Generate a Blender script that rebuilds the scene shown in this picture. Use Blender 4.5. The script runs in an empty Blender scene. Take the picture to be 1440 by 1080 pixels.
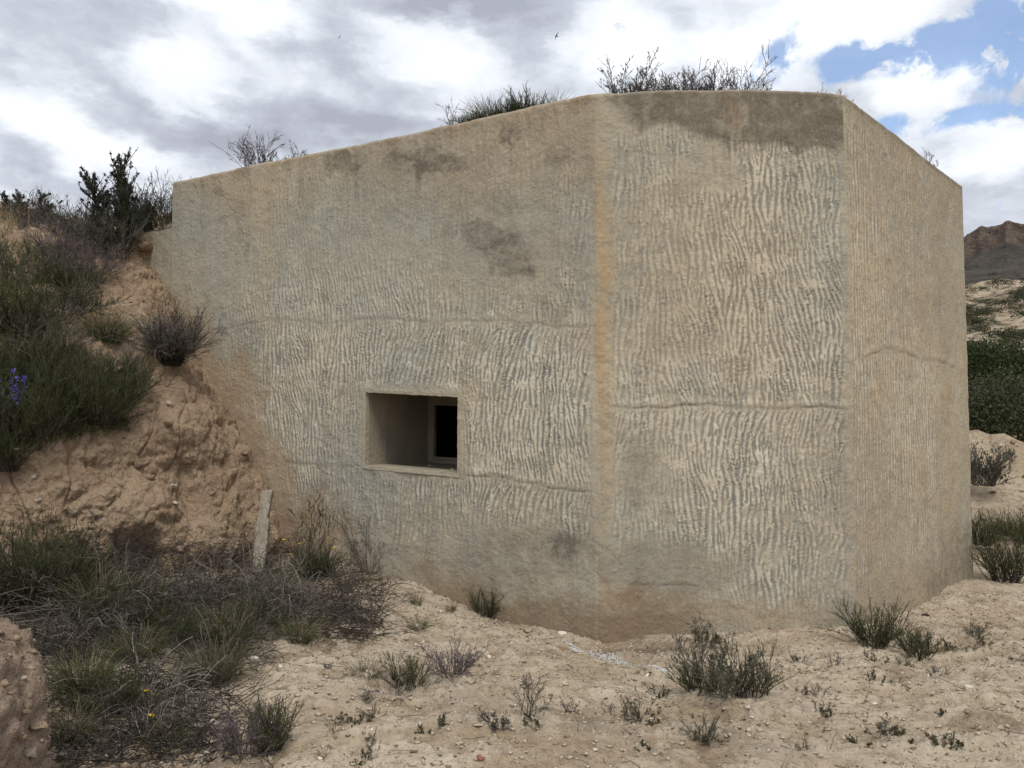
import bpy, math, random
import numpy as np
from mathutils import Vector
from mathutils.bvhtree import BVHTree

# ------------------------------------------------------------------ basics
S = bpy.context.scene
COL = S.collection
F = 1082.0                      # focal length in photo pixels (1440 wide)
PITCH = math.radians(2.8)
CZ = 1.80                       # camera height
CP, SP = math.cos(PITCH), math.sin(PITCH)
rad = math.radians


def ray(px, py):
    rx, ry = (px - 720.0) / F, (540.0 - py) / F
    return np.array([rx, CP - ry * SP, SP + ry * CP])


def at(px, py, depth):
    """world point seen at photo pixel (px, py) at a given distance along +Y"""
    d = ray(px, py)
    return np.array([0, 0, CZ]) + d * (depth / d[1])


def proj(P):
    x, y, z = P[..., 0], P[..., 1], P[..., 2] - CZ
    f = y * CP + z * SP
    u = -y * SP + z * CP
    f = np.maximum(f, 1e-3)
    return 720 + F * x / f, 540 - F * u / f


# ------------------------------------------------------------------ noise
def tile(seed, beta=1.8, lo=1, hi=200, n=512, ax=1.0, ay=1.0):
    r = np.random.default_rng(seed)
    f = np.fft.fftfreq(n) * n
    fx, fy = np.meshgrid(f * ax, f * ay)
    k = np.sqrt(fx * fx + fy * fy)
    a = np.where((k >= lo) & (k <= hi), np.maximum(k, 1e-6) ** (-beta), 0.0)
    t = np.fft.ifft2(np.fft.fft2(r.standard_normal((n, n))) * a).real
    return (t - t.mean()) / t.std()


def samp(t, x, y):
    """periodic bilinear sample, x and y in tile units"""
    n = t.shape[0]
    X, Y = np.asarray(x) * n, np.asarray(y) * n
    xi, yi = np.floor(X).astype(int), np.floor(Y).astype(int)
    fx, fy = X - xi, Y - yi
    fx = fx * fx * (3 - 2 * fx)
    fy = fy * fy * (3 - 2 * fy)
    x0, x1, y0, y1 = xi % n, (xi + 1) % n, yi % n, (yi + 1) % n
    return (t[y0, x0] * (1 - fx) + t[y0, x1] * fx) * (1 - fy) + (t[y1, x0] * (1 - fx) + t[y1, x1] * fx) * fy


TA = tile(1, 2.0, 1, 60)
TB = tile(2, 1.6, 2, 120)
TC = tile(3, 1.3, 3, 200)
TD = tile(4, 1.9, 1, 60)
TE = tile(5, 1.5, 2, 120)
GA = tile(6, 2.4, 1, 60)
GB = tile(7, 2.3, 2, 70)
GC = tile(8, 2.0, 3, 90)


def sstep(a, b, x):
    t = np.clip((x - a) / (b - a), 0, 1)
    return t * t * (3 - 2 * t)


# ------------------------------------------------------------------ mesh helpers
def mesh_np(name, V, quads=None, tris=None, mat=None, parent=None, smooth=True, attrs=None, mats=None, mi=None):
    me = bpy.data.meshes.new(name)
    V = np.asarray(V, dtype=np.float32)
    me.vertices.add(len(V))
    me.vertices.foreach_set('co', V.ravel())
    idx, starts, o = [], [], 0
    for arr, k in ((quads, 4), (tris, 3)):
        if arr is not None and len(arr):
            a = np.asarray(arr, dtype=np.int32)
            idx.append(a.ravel())
            starts.append(o + np.arange(len(a), dtype=np.int32) * k)
            o += a.size
    idx = np.concatenate(idx)
    starts = np.concatenate(starts)
    me.loops.add(len(idx))
    me.loops.foreach_set('vertex_index', idx)
    me.polygons.add(len(starts))
    me.polygons.foreach_set('loop_start', starts)
    if smooth:
        me.polygons.foreach_set('use_smooth', np.ones(len(starts), dtype=bool))
    if attrs:
        for k, v in attrs.items():
            at_ = me.attributes.new(k, 'FLOAT', 'POINT')
            at_.data.foreach_set('value', np.asarray(v, dtype=np.float32).ravel())
    for m in (mats or ([mat] if mat else [])):
        me.materials.append(m)
    if mi is not None:
        me.polygons.foreach_set('material_index', np.asarray(mi, dtype=np.int32))
    me.update(calc_edges=True)
    me.validate()
    ob = bpy.data.objects.new(name, me)
    COL.objects.link(ob)
    if parent:
        ob.parent = parent
    return ob


def grid_quads(nu, nv):
    i = np.arange(nv - 1)[:, None] * nu + np.arange(nu - 1)[None, :]
    return np.stack([i, i + 1, i + nu + 1, i + nu], -1).reshape(-1, 4)


def tag(o, label=None, cat=None, group=None, kind=None):
    if label: o['label'] = label
    if cat: o['category'] = cat
    if group: o['group'] = group
    if kind: o['kind'] = kind
    return o


def empty(name, loc, label, cat, group=None, rz=0.0):
    e = bpy.data.objects.new(name, None)
    COL.objects.link(e)
    e.empty_display_size = 0.1
    e.location = [float(c) for c in loc]
    e.rotation_euler = (0, 0, rz)
    return tag(e, label, cat, group)


# ------------------------------------------------------------------ materials
class NT:
    def __init__(s, tree):
        s.t = tree

    def n(s, typ, inp=None, **props):
        nd = s.t.nodes.new(typ)
        for k, v in props.items():
            setattr(nd, k, v)
        for k, v in (inp or {}).items():
            if isinstance(v, bpy.types.NodeSocket):
                s.t.links.new(v, nd.inputs[k])
            else:
                nd.inputs[k].default_value = v
        return nd

    def math(s, op, a, b=0.0, c=None, clamp=False):
        nd = s.n('ShaderNodeMath', operation=op, use_clamp=clamp)
        for i, v in enumerate((a, b) if c is None else (a, b, c)):
            if isinstance(v, bpy.types.NodeSocket):
                s.t.links.new(v, nd.inputs[i])
            else:
                nd.inputs[i].default_value = v
        return nd.outputs[0]

    def vmath(s, op, a, b=None, scale=None):
        nd = s.n('ShaderNodeVectorMath', operation=op)
        for i, v in enumerate((a, b)):
            if v is None: continue
            if isinstance(v, bpy.types.NodeSocket):
                s.t.links.new(v, nd.inputs[i])
            else:
                nd.inputs[i].default_value = v
        if scale is not None:
            nd.inputs['Scale'].default_value = scale
        return nd

    def mix(s, fac, a, b, blend='MIX'):
        nd = s.n('ShaderNodeMix', data_type='RGBA', blend_type=blend)
        for i, v in ((0, fac), (6, a), (7, b)):
            if isinstance(v, bpy.types.NodeSocket):
                s.t.links.new(v, nd.inputs[i])
            else:
                nd.inputs[i].default_value = v if i == 0 else (*v[:3], 1.0)
        return nd.outputs[2]

    def noise(s, vec, scale, detail=4, rough=0.55, dist=0.0):
        return s.n('ShaderNodeTexNoise', {'Vector': vec, 'Scale': scale, 'Detail': detail, 'Roughness': rough, 'Distortion': dist}).outputs[0]

    def rng(s, v, a, b, c=0.0, d=1.0, interp='LINEAR'):
        nd = s.n('ShaderNodeMapRange', {0: v, 1: a, 2: b, 3: c, 4: d}, interpolation_type=interp)
        return nd.outputs[0]

    def attr(s, name):
        return s.n('ShaderNodeAttribute', attribute_name=name).outputs['Fac']


def new_mat(name):
    m = bpy.data.materials.new(name)
    m.use_nodes = True
    nt = NT(m.node_tree)
    b = m.node_tree.nodes['Principled BSDF']
    b.inputs['Roughness'].default_value = 0.92
    b.inputs['Specular IOR Level'].default_value = 0.2
    return m, nt, b


def link(nt, a, b):
    nt.t.links.new(a, b)


def foliage_mat(name, ca, cb, transl=0.25, rough=0.75):
    m, nt, b = new_mat(name)
    r = nt.attr('rnd')
    geo = nt.n('ShaderNodeNewGeometry')
    n = nt.noise(geo.outputs['Position'], 9.0, 3)
    f = nt.math('ADD', nt.math('MULTIPLY', r, 0.75), nt.math('MULTIPLY', n, 0.4))
    c = nt.mix(nt.rng(f, 0.2, 0.95), ca, cb)
    link(nt, c, b.inputs['Base Color'])
    b.inputs['Roughness'].default_value = rough
    b.inputs['Specular IOR Level'].default_value = 0.15
    if transl:
        tr = nt.n('ShaderNodeBsdfTranslucent', {'Color': c})
        mx = nt.n('ShaderNodeMixShader', {0: transl, 1: b.outputs[0], 2: tr.outputs[0]})
        out = m.node_tree.nodes['Material Output']
        link(nt, mx.outputs[0], out.inputs['Surface'])
    return m


M_TWIG = foliage_mat('dry_twig', (0.060, 0.052, 0.043), (0.215, 0.190, 0.160), 0.0)
M_PTWIG = foliage_mat('purple_grey_twig', (0.085, 0.068, 0.07), (0.20, 0.165, 0.165), 0.0)
M_DTWIG = foliage_mat('dark_twig', (0.022, 0.019, 0.016), (0.090, 0.076, 0.063), 0.0)
M_PALE = foliage_mat('bleached_stem', (0.24, 0.21, 0.17), (0.42, 0.38, 0.32), 0.0)
M_STRAW = foliage_mat('straw', (0.26, 0.20, 0.11), (0.45, 0.37, 0.23), 0.2)
M_BROOM = foliage_mat('broom_green', (0.034, 0.044, 0.019), (0.140, 0.152, 0.066), 0.2)
M_GRASS = foliage_mat('grass_green', (0.044, 0.056, 0.022), (0.185, 0.200, 0.088), 0.25)
M_OLIVE = foliage_mat('olive_leaf', (0.060, 0.066, 0.030), (0.17, 0.165, 0.085), 0.2)
M_JUNI = foliage_mat('juniper_leaf', (0.034, 0.042, 0.028), (0.115, 0.125, 0.085), 0.2)
M_GREYLEAF = foliage_mat('grey_leaf', (0.085, 0.082, 0.055), (0.20, 0.19, 0.135), 0.2)
M_TREE = foliage_mat('tree_leaf', (0.020, 0.032, 0.012), (0.085, 0.102, 0.042), 0.2)
M_TREE2 = foliage_mat('olive_tree_leaf', (0.032, 0.038, 0.020), (0.098, 0.100, 0.055), 0.15)
M_BARK = foliage_mat('bark', (0.05, 0.04, 0.03), (0.14, 0.11, 0.09), 0.0)
M_YEL = foliage_mat('yellow_petal', (0.75, 0.45, 0.02), (0.8, 0.55, 0.05), 0.2)
M_BLU = foliage_mat('blue_petal', (0.14, 0.13, 0.50), (0.30, 0.28, 0.78), 0.3)
M_BIRD = foliage_mat('bird_feather', (0.02, 0.02, 0.022), (0.05, 0.048, 0.046), 0.0)


def soil_material(name, pale, tan, brown, scale=1.0, bump=1.0, extra=None):
    m, nt, b = new_mat(name)
    pos = nt.n('ShaderNodeNewGeometry').outputs['Position']
    n1 = nt.noise(pos, 0.55 * scale, 5, 0.6, 0.4)
    n2 = nt.noise(pos, 2.3 * scale, 6, 0.65, 0.6)
    n3 = nt.noise(pos, 11.0 * scale, 5, 0.65)
    n4 = nt.noise(pos, 55.0 * scale, 4, 0.6)
    c = nt.mix(nt.rng(nt.math('ADD', n1, nt.math('MULTIPLY', n2, 0.8)), 0.76, 1.02), tan, pale)
    c = nt.mix(nt.rng(n2, 0.50, 0.66, 0, 0.85), c, brown)
    c = nt.mix(nt.rng(n3, 0.50, 0.68, 0, 0.7), c, brown)
    c = nt.mix(nt.rng(n3, 0.46, 0.30, 0, 0.55), c, pale)
    v = nt.n('ShaderNodeTexVoronoi', {'Vector': pos, 'Scale': 42.0 * scale, 'Randomness': 1.0})
    sel = nt.n('ShaderNodeSeparateColor', {0: v.outputs['Color']})
    peb = nt.math('MULTIPLY', nt.rng(v.outputs['Distance'], 0.30, 0.16), nt.math('GREATER_THAN', sel.outputs[0], 0.66))
    pc = nt.mix(sel.outputs[1], tan, (0.58, 0.52, 0.43))
    c = nt.mix(nt.math('MULTIPLY', peb, 0.7), c, pc)
    c = nt.mix(nt.rng(n4, 0.35, 0.7, 0.0, 0.45), c, brown)
    if extra: c = extra(nt, c, pos)
    link(nt, c, b.inputs['Base Color'])
    b.inputs['Roughness'].default_value = 0.97
    b.inputs['Specular IOR Level'].default_value = 0.08
    h = nt.math('ADD', nt.math('MULTIPLY', n3, 0.06), nt.math('MULTIPLY', n4, 0.016))
    h = nt.math('ADD', h, nt.math('MULTIPLY', peb, 0.008))
    bp = nt.n('ShaderNodeBump', {'Strength': 0.9 * bump, 'Distance': 1.0 / scale, 'Height': h})
    link(nt, bp.outputs[0], b.inputs['Normal'])
    return m


def ground_extra(nt, c, pos):
    cr = nt.attr('crust')
    c = nt.mix(nt.math('MULTIPLY', cr, nt.rng(nt.noise(pos, 6.0, 5, .6), .35, .6, .15, .7)), c, (0.58, 0.50, 0.395))
    a = nt.attr('dark_soil')  # damp patches plus the darker soil below the brush
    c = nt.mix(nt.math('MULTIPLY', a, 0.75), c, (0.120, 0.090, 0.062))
    far = nt.attr('scrub')
    n = nt.noise(pos, 0.045, 6, 0.7)
    n2 = nt.noise(pos, 0.32, 4, 0.6)
    g = nt.rng(nt.math('ADD', n, nt.math('MULTIPLY', n2, 0.7)), 0.83, 0.97)
    c = nt.mix(nt.math('MULTIPLY', far, g), c, (0.085, 0.074, 0.048))
    return c


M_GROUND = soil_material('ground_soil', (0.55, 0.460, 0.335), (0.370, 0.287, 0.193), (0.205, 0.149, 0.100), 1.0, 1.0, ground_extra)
M_BANK = soil_material('bank_soil', (0.50, 0.385, 0.265), (0.385, 0.280, 0.185), (0.25, 0.170, 0.110), 1.5, 1.5)
M_BANK2 = soil_material('crumbled_soil', (0.48, 0.385, 0.30), (0.37, 0.28, 0.21), (0.24, 0.165, 0.12), 2.0, 1.7)
M_STONE = soil_material('stone', (0.60, 0.53, 0.43), (0.46, 0.38, 0.29), (0.30, 0.23, 0.17), 3.0, 0.6)
M_WSTONE = soil_material('pale_stone', (0.78, 0.74, 0.66), (0.66, 0.60, 0.50), (0.48, 0.41, 0.32), 2.0, 0.5)
M_LIME = soil_material('white_lime', (0.70, 0.69, 0.65), (0.60, 0.59, 0.54), (0.40, 0.36, 0.30), 3.0, 0.8)
M_TERRA = soil_material('terracotta', (0.33, 0.14, 0.095), (0.27, 0.11, 0.075), (0.18, 0.08, 0.055), 4.0, 0.4)
M_HILL = soil_material('hill_soil', (0.54, 0.46, 0.34), (0.40, 0.32, 0.22), (0.22, 0.175, 0.11), 0.06, 0.4)


def concrete_material():
    m, nt, b = new_mat('rendered_concrete')
    pos = nt.n('ShaderNodeNewGeometry').outputs['Position']
    tone, dark, brown, orange, green = [nt.attr(k) for k in ('tone', 'dark', 'brown', 'orange', 'green')]
    n1 = nt.noise(pos, 0.9, 6, 0.62, 0.5)
    n2 = nt.noise(pos, 4.5, 6, 0.65, 0.3)
    n3 = nt.noise(pos, 30.0, 5, 0.65)
    st = nt.vmath('MULTIPLY', pos, (9.0, 9.0, 0.7)).outputs[0]
    n5 = nt.noise(st, 1.0, 5, 0.6)
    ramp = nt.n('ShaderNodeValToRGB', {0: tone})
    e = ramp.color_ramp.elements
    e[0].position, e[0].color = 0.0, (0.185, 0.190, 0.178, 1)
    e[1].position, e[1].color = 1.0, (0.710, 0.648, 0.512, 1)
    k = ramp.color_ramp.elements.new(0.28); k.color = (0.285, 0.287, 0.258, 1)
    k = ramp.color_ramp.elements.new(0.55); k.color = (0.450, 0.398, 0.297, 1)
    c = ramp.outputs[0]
    c = nt.mix(nt.rng(n1, 0.42, 0.68, 0, 0.45), c, (0.50, 0.405, 0.280))
    c = nt.mix(nt.math('MULTIPLY', green, 0.60), c, (0.350, 0.360, 0.310))
    c = nt.mix(nt.rng(n5, 0.5, 0.75, 0, 0.30), c, (0.26, 0.225, 0.17))
    c = nt.mix(nt.math('MULTIPLY', orange, 0.85), c, (0.50, 0.335, 0.165))
    c = nt.mix(nt.math('MULTIPLY', nt.attr('dust'), 0.8), c, (0.42, 0.312, 0.208))
    c = nt.mix(nt.math('MULTIPLY', brown, 0.8), c, (0.225, 0.155, 0.092))
    c = nt.mix(nt.math('MULTIPLY', dark, 0.85), c, (0.130, 0.110, 0.083))
    c = nt.mix(nt.rng(n2, 0.5, 0.78, 0, 0.32), c, (0.22, 0.195, 0.155))
    c = nt.mix(nt.rng(n3, 0.35, 0.68, 0.0, 0.22), c, (0.17, 0.15, 0.12))
    pit = nt.n('ShaderNodeTexVoronoi', {'Vector': pos, 'Scale': 17.0, 'Randomness': 1.0})
    psel = nt.n('ShaderNodeSeparateColor', {0: pit.outputs['Color']})
    pm = nt.math('MULTIPLY', nt.rng(pit.outputs['Distance'], 0.16, 0.09), nt.math('GREATER_THAN', psel.outputs[0], 0.90))
    c = nt.mix(nt.math('MULTIPLY', pm, 0.55), c, (0.13, 0.115, 0.09))
    link(nt, c, b.inputs['Base Color'])
    b.inputs['Roughness'].default_value = 0.95
    b.inputs['Specular IOR Level'].default_value = 0.12
    h = nt.math('ADD', nt.math('MULTIPLY', n3, 0.010), nt.math('MULTIPLY', n2, 0.03))
    bp = nt.n('ShaderNodeBump', {'Strength': 0.7, 'Distance': 1.0, 'Height': h})
    link(nt, bp.outputs[0], b.inputs['Normal'])
    return m


M_CONC = concrete_material()


def plain_concrete(name, ca, cb):
    m, nt, b = new_mat(name)
    pos = nt.n('ShaderNodeNewGeometry').outputs['Position']
    n = nt.noise(pos, 2.2, 6, 0.65, 0.4)
    n3 = nt.noise(pos, 26.0, 5, 0.6)
    c = nt.mix(nt.rng(n, 0.35, 0.7), ca, cb)
    c = nt.mix(nt.rng(n3, 0.4, 0.7, 0, 0.3), c, (0.14, 0.12, 0.095))
    link(nt, c, b.inputs['Base Color'])
    bp = nt.n('ShaderNodeBump', {'Strength': 0.5, 'Distance': 0.02, 'Height': n3})
    link(nt, bp.outputs[0], b.inputs['Normal'])
    return m


M_REVEAL = plain_concrete('reveal_concrete', (0.30, 0.265, 0.205), (0.40, 0.345, 0.26))
M_LIP = plain_concrete('lip_concrete', (0.34, 0.30, 0.23), (0.44, 0.39, 0.305))
def wood_material():
    m, nt, b = new_mat('weathered_wood')
    pos = nt.n('ShaderNodeNewGeometry').outputs['Position']
    g = nt.noise(nt.vmath('MULTIPLY', pos, (70.0, 70.0, 3.0)).outputs[0], 1.0, 5, .65, .4)
    n = nt.noise(pos, 5.0, 5, .6)
    c = nt.mix(nt.rng(g, .32, .68), (0.19, 0.16, 0.122), (0.46, 0.41, 0.325))
    c = nt.mix(nt.rng(n, .5, .72, 0, .6), c, (0.21, 0.165, 0.115))
    link(nt, c, b.inputs['Base Color'])
    bp = nt.n('ShaderNodeBump', {'Strength': .8, 'Distance': .01, 'Height': g})
    link(nt, bp.outputs[0], b.inputs['Normal'])
    return m


M_PLANK = wood_material()
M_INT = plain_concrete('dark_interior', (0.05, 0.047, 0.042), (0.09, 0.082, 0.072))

# ------------------------------------------------------------------ bunker geometry
c1 = at(838, 134, 7.0)
ZT = c1[2]
ZLIFT = 0.035             # the rounded arris sits below the nominal top


def at_z(px, py, z):
    d = ray(px, py)
    return np.array([0, 0, CZ]) + d * ((z - CZ) / d[2])


c2 = at_z(1187, 134, ZT)
rend = at_z(1353, 262, ZT)
lend = at_z(243, 258, ZT)
c1, c2, rend, lend = [p[:2] for p in (c1, c2, rend, lend)]
dirL = (lend - c1) / np.linalg.norm(lend - c1)
nL = np.array([dirL[1], -dirL[0]])            # outward (towards camera)
if nL[1] > 0: nL = -nL


def on_L(px, py):
    d = ray(px, py)
    o = np.array([0, 0, CZ])
    t = np.dot(np.append(c1, 0)[:2] - o[:2], nL) / np.dot(d[:2], nL)
    return o + d * t


ZT += ZLIFT
zstep = on_L(232, 321)[2]
lstep = on_L(222, 350)[:2]
lfar = lend + dirL * 2.2
ZB = -0.45
path = [lfar, lend, c1, c2, rend]
seg = [np.linalg.norm(path[i + 1] - path[i]) for i in range(4)]
cum = np.concatenate([[0], np.cumsum(seg)])
CELL = 0.0078
ustep = cum[1] - np.linalg.norm(lstep - lend)


def lsp(a, b, cell):
    return np.linspace(a, b, max(2, int(round((b - a) / cell)) + 1))


us = np.concatenate([lsp(0, ustep, 0.02)[:-1], lsp(ustep, cum[1], CELL)[:-1], lsp(cum[1], cum[2], CELL)[:-1],
                     lsp(cum[2], cum[3], CELL)[:-1], lsp(cum[3], cum[4], 0.0085)])
vs = np.concatenate([lsp(ZB, zstep, CELL)[:-1], lsp(zstep, ZT, CELL)])
NU, NV = len(us), len(vs)


def poly_pos(u):
    x = np.interp(u, cum, [p[0] for p in path])
    y = np.interp(u, cum, [p[1] for p in path])
    return np.stack([x, y], -1)


w = 0.045
offs = np.linspace(-w, w, 9)
base = np.mean([poly_pos(np.clip(us + o, 0, cum[4])) for o in offs], axis=0)
tang = np.gradient(base, us, axis=0)
tang /= np.linalg.norm(tang, axis=1)[:, None]
nrm = np.stack([tang[:, 1], -tang[:, 0]], -1)
if nrm[NU // 2, 1] > 0: nrm = -nrm
U, Vv = np.meshgrid(us, vs)
P = np.zeros((NV, NU, 3))
P[..., 0], P[..., 1], P[..., 2] = base[None, :, 0], base[None, :, 1], Vv
PX, PY = proj(P)
SEG = np.searchsorted(cum[1:4], us, side='right')     # 0 far left, 1 L, 2 F, 3 R
isL = (SEG <= 1)[None, :] & np.ones((NV, 1), bool)
isF = (SEG == 2)[None, :] & np.ones((NV, 1), bool)
isR = (SEG == 3)[None, :] & np.ones((NV, 1), bool)

# ---- combed plaster pattern: oriented band-pass noise sharpened over a few rounds
rg = np.random.default_rng(77)


def ridges(wave, theta, thetas, ang_w, rounds, seed, bw=0.22):
    r = np.random.default_rng(seed)
    g = r.standard_normal((NV, NU))
    fu = np.fft.fftfreq(NU, d=CELL)
    fv = np.fft.rfftfreq(NV, d=CELL) if False else np.fft.fftfreq(NV, d=CELL)
    FU, FV = np.meshgrid(fu, fv)
    K = np.sqrt(FU ** 2 + FV ** 2) + 1e-9
    A = np.arctan2(FV, FU)
    f0 = 1.0 / wave
    bandr = np.exp(-((np.log(K / f0)) ** 2) / (2 * bw ** 2))
    filt = []
    for t in thetas:
        d = np.abs(((A - t + math.pi / 2) % math.pi) - math.pi / 2)
        filt.append(bandr * np.exp(-d ** 2 / (2 * ang_w ** 2)))
    wts = [np.maximum(0, 1 - np.abs(theta - t) / (thetas[1] - thetas[0])) for t in thetas]
    for k in range(rounds):
        G = np.fft.fft2(g)
        acc = 0
        for fl, wt in zip(filt, wts):
            acc = acc + wt * np.fft.ifft2(G * fl).real
        acc /= acc.std() + 1e-9
        g = np.tanh(1.6 * acc) + 0.80 * (r.standard_normal(g.shape) if k < rounds - 1 else 0)
    return acc


nA = samp(TA, U / 5.0, Vv / 5.0)
nB = samp(TB, U / 2.2 + .3, Vv / 3.2)
nC = samp(TC, U / 1.1 + .6, Vv / 1.1)
nD = samp(TD, U / 3.0 + .1, Vv / 4.0 + .5)
nE = samp(TE, U / 1.6 + .1, Vv / 1.6 + .7)
PXw = PX + 7 * nB + 4 * nC
PYw = PY + 9 * nD + 5 * nE

theta = 0.07 * nA + 0.09 * nB + 0.10 * nC
# ridges lean just under the pour joints and right of the opening
theta -= np.where(isF, 0.40 * np.exp(-np.clip(PY - 580, 0, 999) / 45) * (PY > 578), 0)
theta -= np.where(isL, 0.36 * np.exp(-np.clip(PY - 470, 0, 999) / 70) * (PY > 462) * sstep(420, 560, PX), 0)
theta -= np.where(isL, 0.5 * np.exp(-np.clip(PY - 685, 0, 999) / 25) * (PY > 683) * sstep(640, 690, PX), 0)
thetas = np.linspace(-0.75, 0.75, 7)
theta = np.clip(theta, -0.74, 0.74)
g1a = ridges(0.062, theta, thetas, 0.22, 2, 11, 0.38)
g1b = ridges(0.042, theta, thetas, 0.20, 2, 15, 0.40)
mixs_ = sstep(-0.6, 0.9, nE + 0.6 * nB)
g1 = g1a * (1 - 0.65 * mixs_) + g1b * (0.25 + 0.6 * mixs_)
g1 /= g1.std()
g2 = ridges(0.068, theta * 0.5, np.linspace(-0.4, 0.4, 5), 0.10, 2, 12, 0.55)
g2 = g2 + 0.35 * ridges(0.033, theta * 0.4, np.linspace(-0.4, 0.4, 5), 0.10, 1, 18, 0.4)
lo = samp(TE, U / 0.9, Vv / 0.9)
ridge1 = 1 / (1 + np.exp(-6.0 * (g1 + 0.18 + 0.30 * lo)))
ridge2 = 1 / (1 + np.exp(-3.0 * (g2 + 0.1 + 0.15 * lo)))


def bl(cx, cy, rx, ry, soft=0.7):
    d = np.sqrt(((PXw - cx) / rx) ** 2 + ((PYw - cy) / ry) ** 2)
    return sstep(1.0 + soft * 0.5, 1.0 - soft * 0.5, d)


# amplitude of the combing
amp = np.zeros_like(PX)
aL = 0.36 + 0.64 * sstep(370, 450, PYw + 10 * nA)
aL *= 0.45 + 0.55 * sstep(300, 420, PXw)
aL = np.maximum(aL, 0.9 * sstep(752, 785, PXw) * sstep(225, 250, PYw))
aL = np.maximum(aL, 0.45 * sstep(300, 250, PXw) * sstep(290, 350, PYw) * sstep(430, 390, PYw))
aL *= 1 - 0.85 * sstep(745, 800, PYw - 0.04 * (PX - 400))
aL *= 1 - 0.8 * bl(700, 775, 95, 55)
aL *= 1 - 0.75 * sstep(430, 330, PXw - 0.28 * (PY - 560)) * sstep(520, 600, PYw)
aL *= 1 - 0.8 * bl(710, 350, 85, 55)
aF = np.ones_like(PX)
aF *= 1 - 0.62 * sstep(212, 185, PYw)
aF *= 1 - 0.85 * bl(1003, 243, 42, 42, 0.35)
aF *= 1 - 0.8 * bl(925, 800, 120, 38)
aF *= 1 - 0.7 * bl(900, 680, 45, 60)
aF *= 1 - 0.8 * sstep(800, 850, PYw - 25 * sstep(1000, 1150, PX))
aF *= 0.75 + 0.25 * sstep(930, 1080, PX)
aR = 0.95 * sstep(1345, 1285, PXw) + 0.12
aR *= 1 - 0.7 * sstep(790, 850, PYw)
du1 = np.abs(U - cum[2] - 0.03)
du2 = np.abs(U - cum[3])
aL *= 1 - .75 * np.where(isL, sstep(90, 10, PXw - np.interp(PY, [390, 510, 620, 700, 800], [220, 285, 330, 375, 400])) * sstep(380, 470, PY), 0)
amp = np.where(isL, aL, np.where(isF, aF, aR))
amp *= sstep(0.06, 0.17, du1) * sstep(0.02, 0.10, du2) * sstep(0.0, 0.22, ZT - Vv + 0.06 * nB + 0.05)
amp *= np.clip(0.80 + 0.28 * nA + 0.20 * nC + 0.20 * samp(TE, U / .8 + .3, Vv / 1.1), 0.12, 1.12)

# opening (embrasure) on the left facet
wq = [on_L(514, 551), on_L(644, 558), on_L(644, 667), on_L(514, 655)]
wu = [cum[2] - np.linalg.norm(p[:2] - c1) for p in wq]
wz = [p[2] for p in wq]
u0, u1 = (wu[0] + wu[3]) / 2, (wu[1] + wu[2]) / 2
tu = (U - u0) / (u1 - u0)
ztop_w = wz[0] + (wz[1] - wz[0]) * tu
zbot_w = wz[3] + (wz[2] - wz[3]) * tu
dwin = np.maximum(np.maximum(u0 - U, U - u1), np.maximum(Vv - ztop_w, zbot_w - Vv))   # <0 inside
inwin = (dwin < 0)
amp *= np.where(isL, sstep(0.03, 0.13, dwin), 1)

ridge = np.where(isR, ridge2, ridge1)

# comb notches across the ridges
ncol = samp(TB, U / 0.9, Vv / 3.5 + .2)
ph = 2 * math.pi * (Vv + 0.02 * samp(TE, U / 1.3, Vv / 1.3)) / 0.031
notch = np.clip(np.sin(ph + 3.0 * ncol), 0, 1) ** 1.5
nm = sstep(0.35, 1.0, ncol + 0.4 * nC)
nm = np.maximum(nm, np.where(isL, 0.85 * sstep(420, 380, PYw) * sstep(0.0, 0.9, nC + 0.3) * sstep(240, 280, PY), 0))
nm *= np.where(isR, 0.25, 1.0)
notch *= nm * sstep(0.06, 0.15, du1) * np.where(isL, sstep(0.03, 0.13, dwin), 1) * sstep(820, 770, PYw) * sstep(0.1, 0.35, ZT - Vv)


def seam(pts, width=0.02):
    xs, ys = [p[0] for p in pts], [p[1] for p in pts]
    yl = np.interp(PX, xs, ys) + 1.3 * samp(GC, U / 2.4, 0 * U + .3) + 1.5 * samp(GB, U / 3.0, 0 * U)
    inside = sstep(xs[0] - 4, xs[0] + 12, PX) * sstep(xs[-1] + 4, xs[-1] - 12, PX)
    d = (PY - yl) / (F / 7.8)
    return d, inside


gro = np.zeros_like(PX)
hgt = 0.0078 * amp * (ridge - 0.5) - 0.0050 * notch * (0.35 + 0.65 * amp)
for msk, pts, dep in ((isF, [(858, 574), (900, 576), (950, 573), (1000, 570), (1060, 574), (1110, 577), (1150, 575), (1200, 581)], 0.7),
                      (isL, [(285, 466), (340, 458), (400, 455), (470, 452), (540, 450), (600, 452), (680, 456), (760, 456), (830, 459)], 0.38),
                      (isL, [(648, 672), (700, 676), (760, 683), (832, 692)], 0.55),
                      (isL, [(395, 655), (450, 652), (512, 657)], 0.4),
                      (isR, [(1208, 512), (1222, 497), (1245, 493), (1280, 498), (1310, 511), (1352, 520)], 0.6),
                      (isF, [(880, 822), (905, 826), (940, 823), (985, 827)], 0.6)):
    d, ins = seam(pts)
    gmod = np.clip(0.65 + 0.4 * nC + 0.3 * nB, 0.1, 1.3)
    lf = np.exp(-(d / 0.014) ** 2) * ins * msk * dep * gmod
    bulge = np.exp(-((d + 0.045) / 0.03) ** 2) * ins * msk * dep
    near = np.exp(-(d / 0.05) ** 2) * ins * msk
    hgt = hgt * (1 - 0.7 * near) + 0.006 * bulge - 0.008 * lf
    gro = np.maximum(gro, lf)
    amp = amp * (1 - 0.6 * near)

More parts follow.
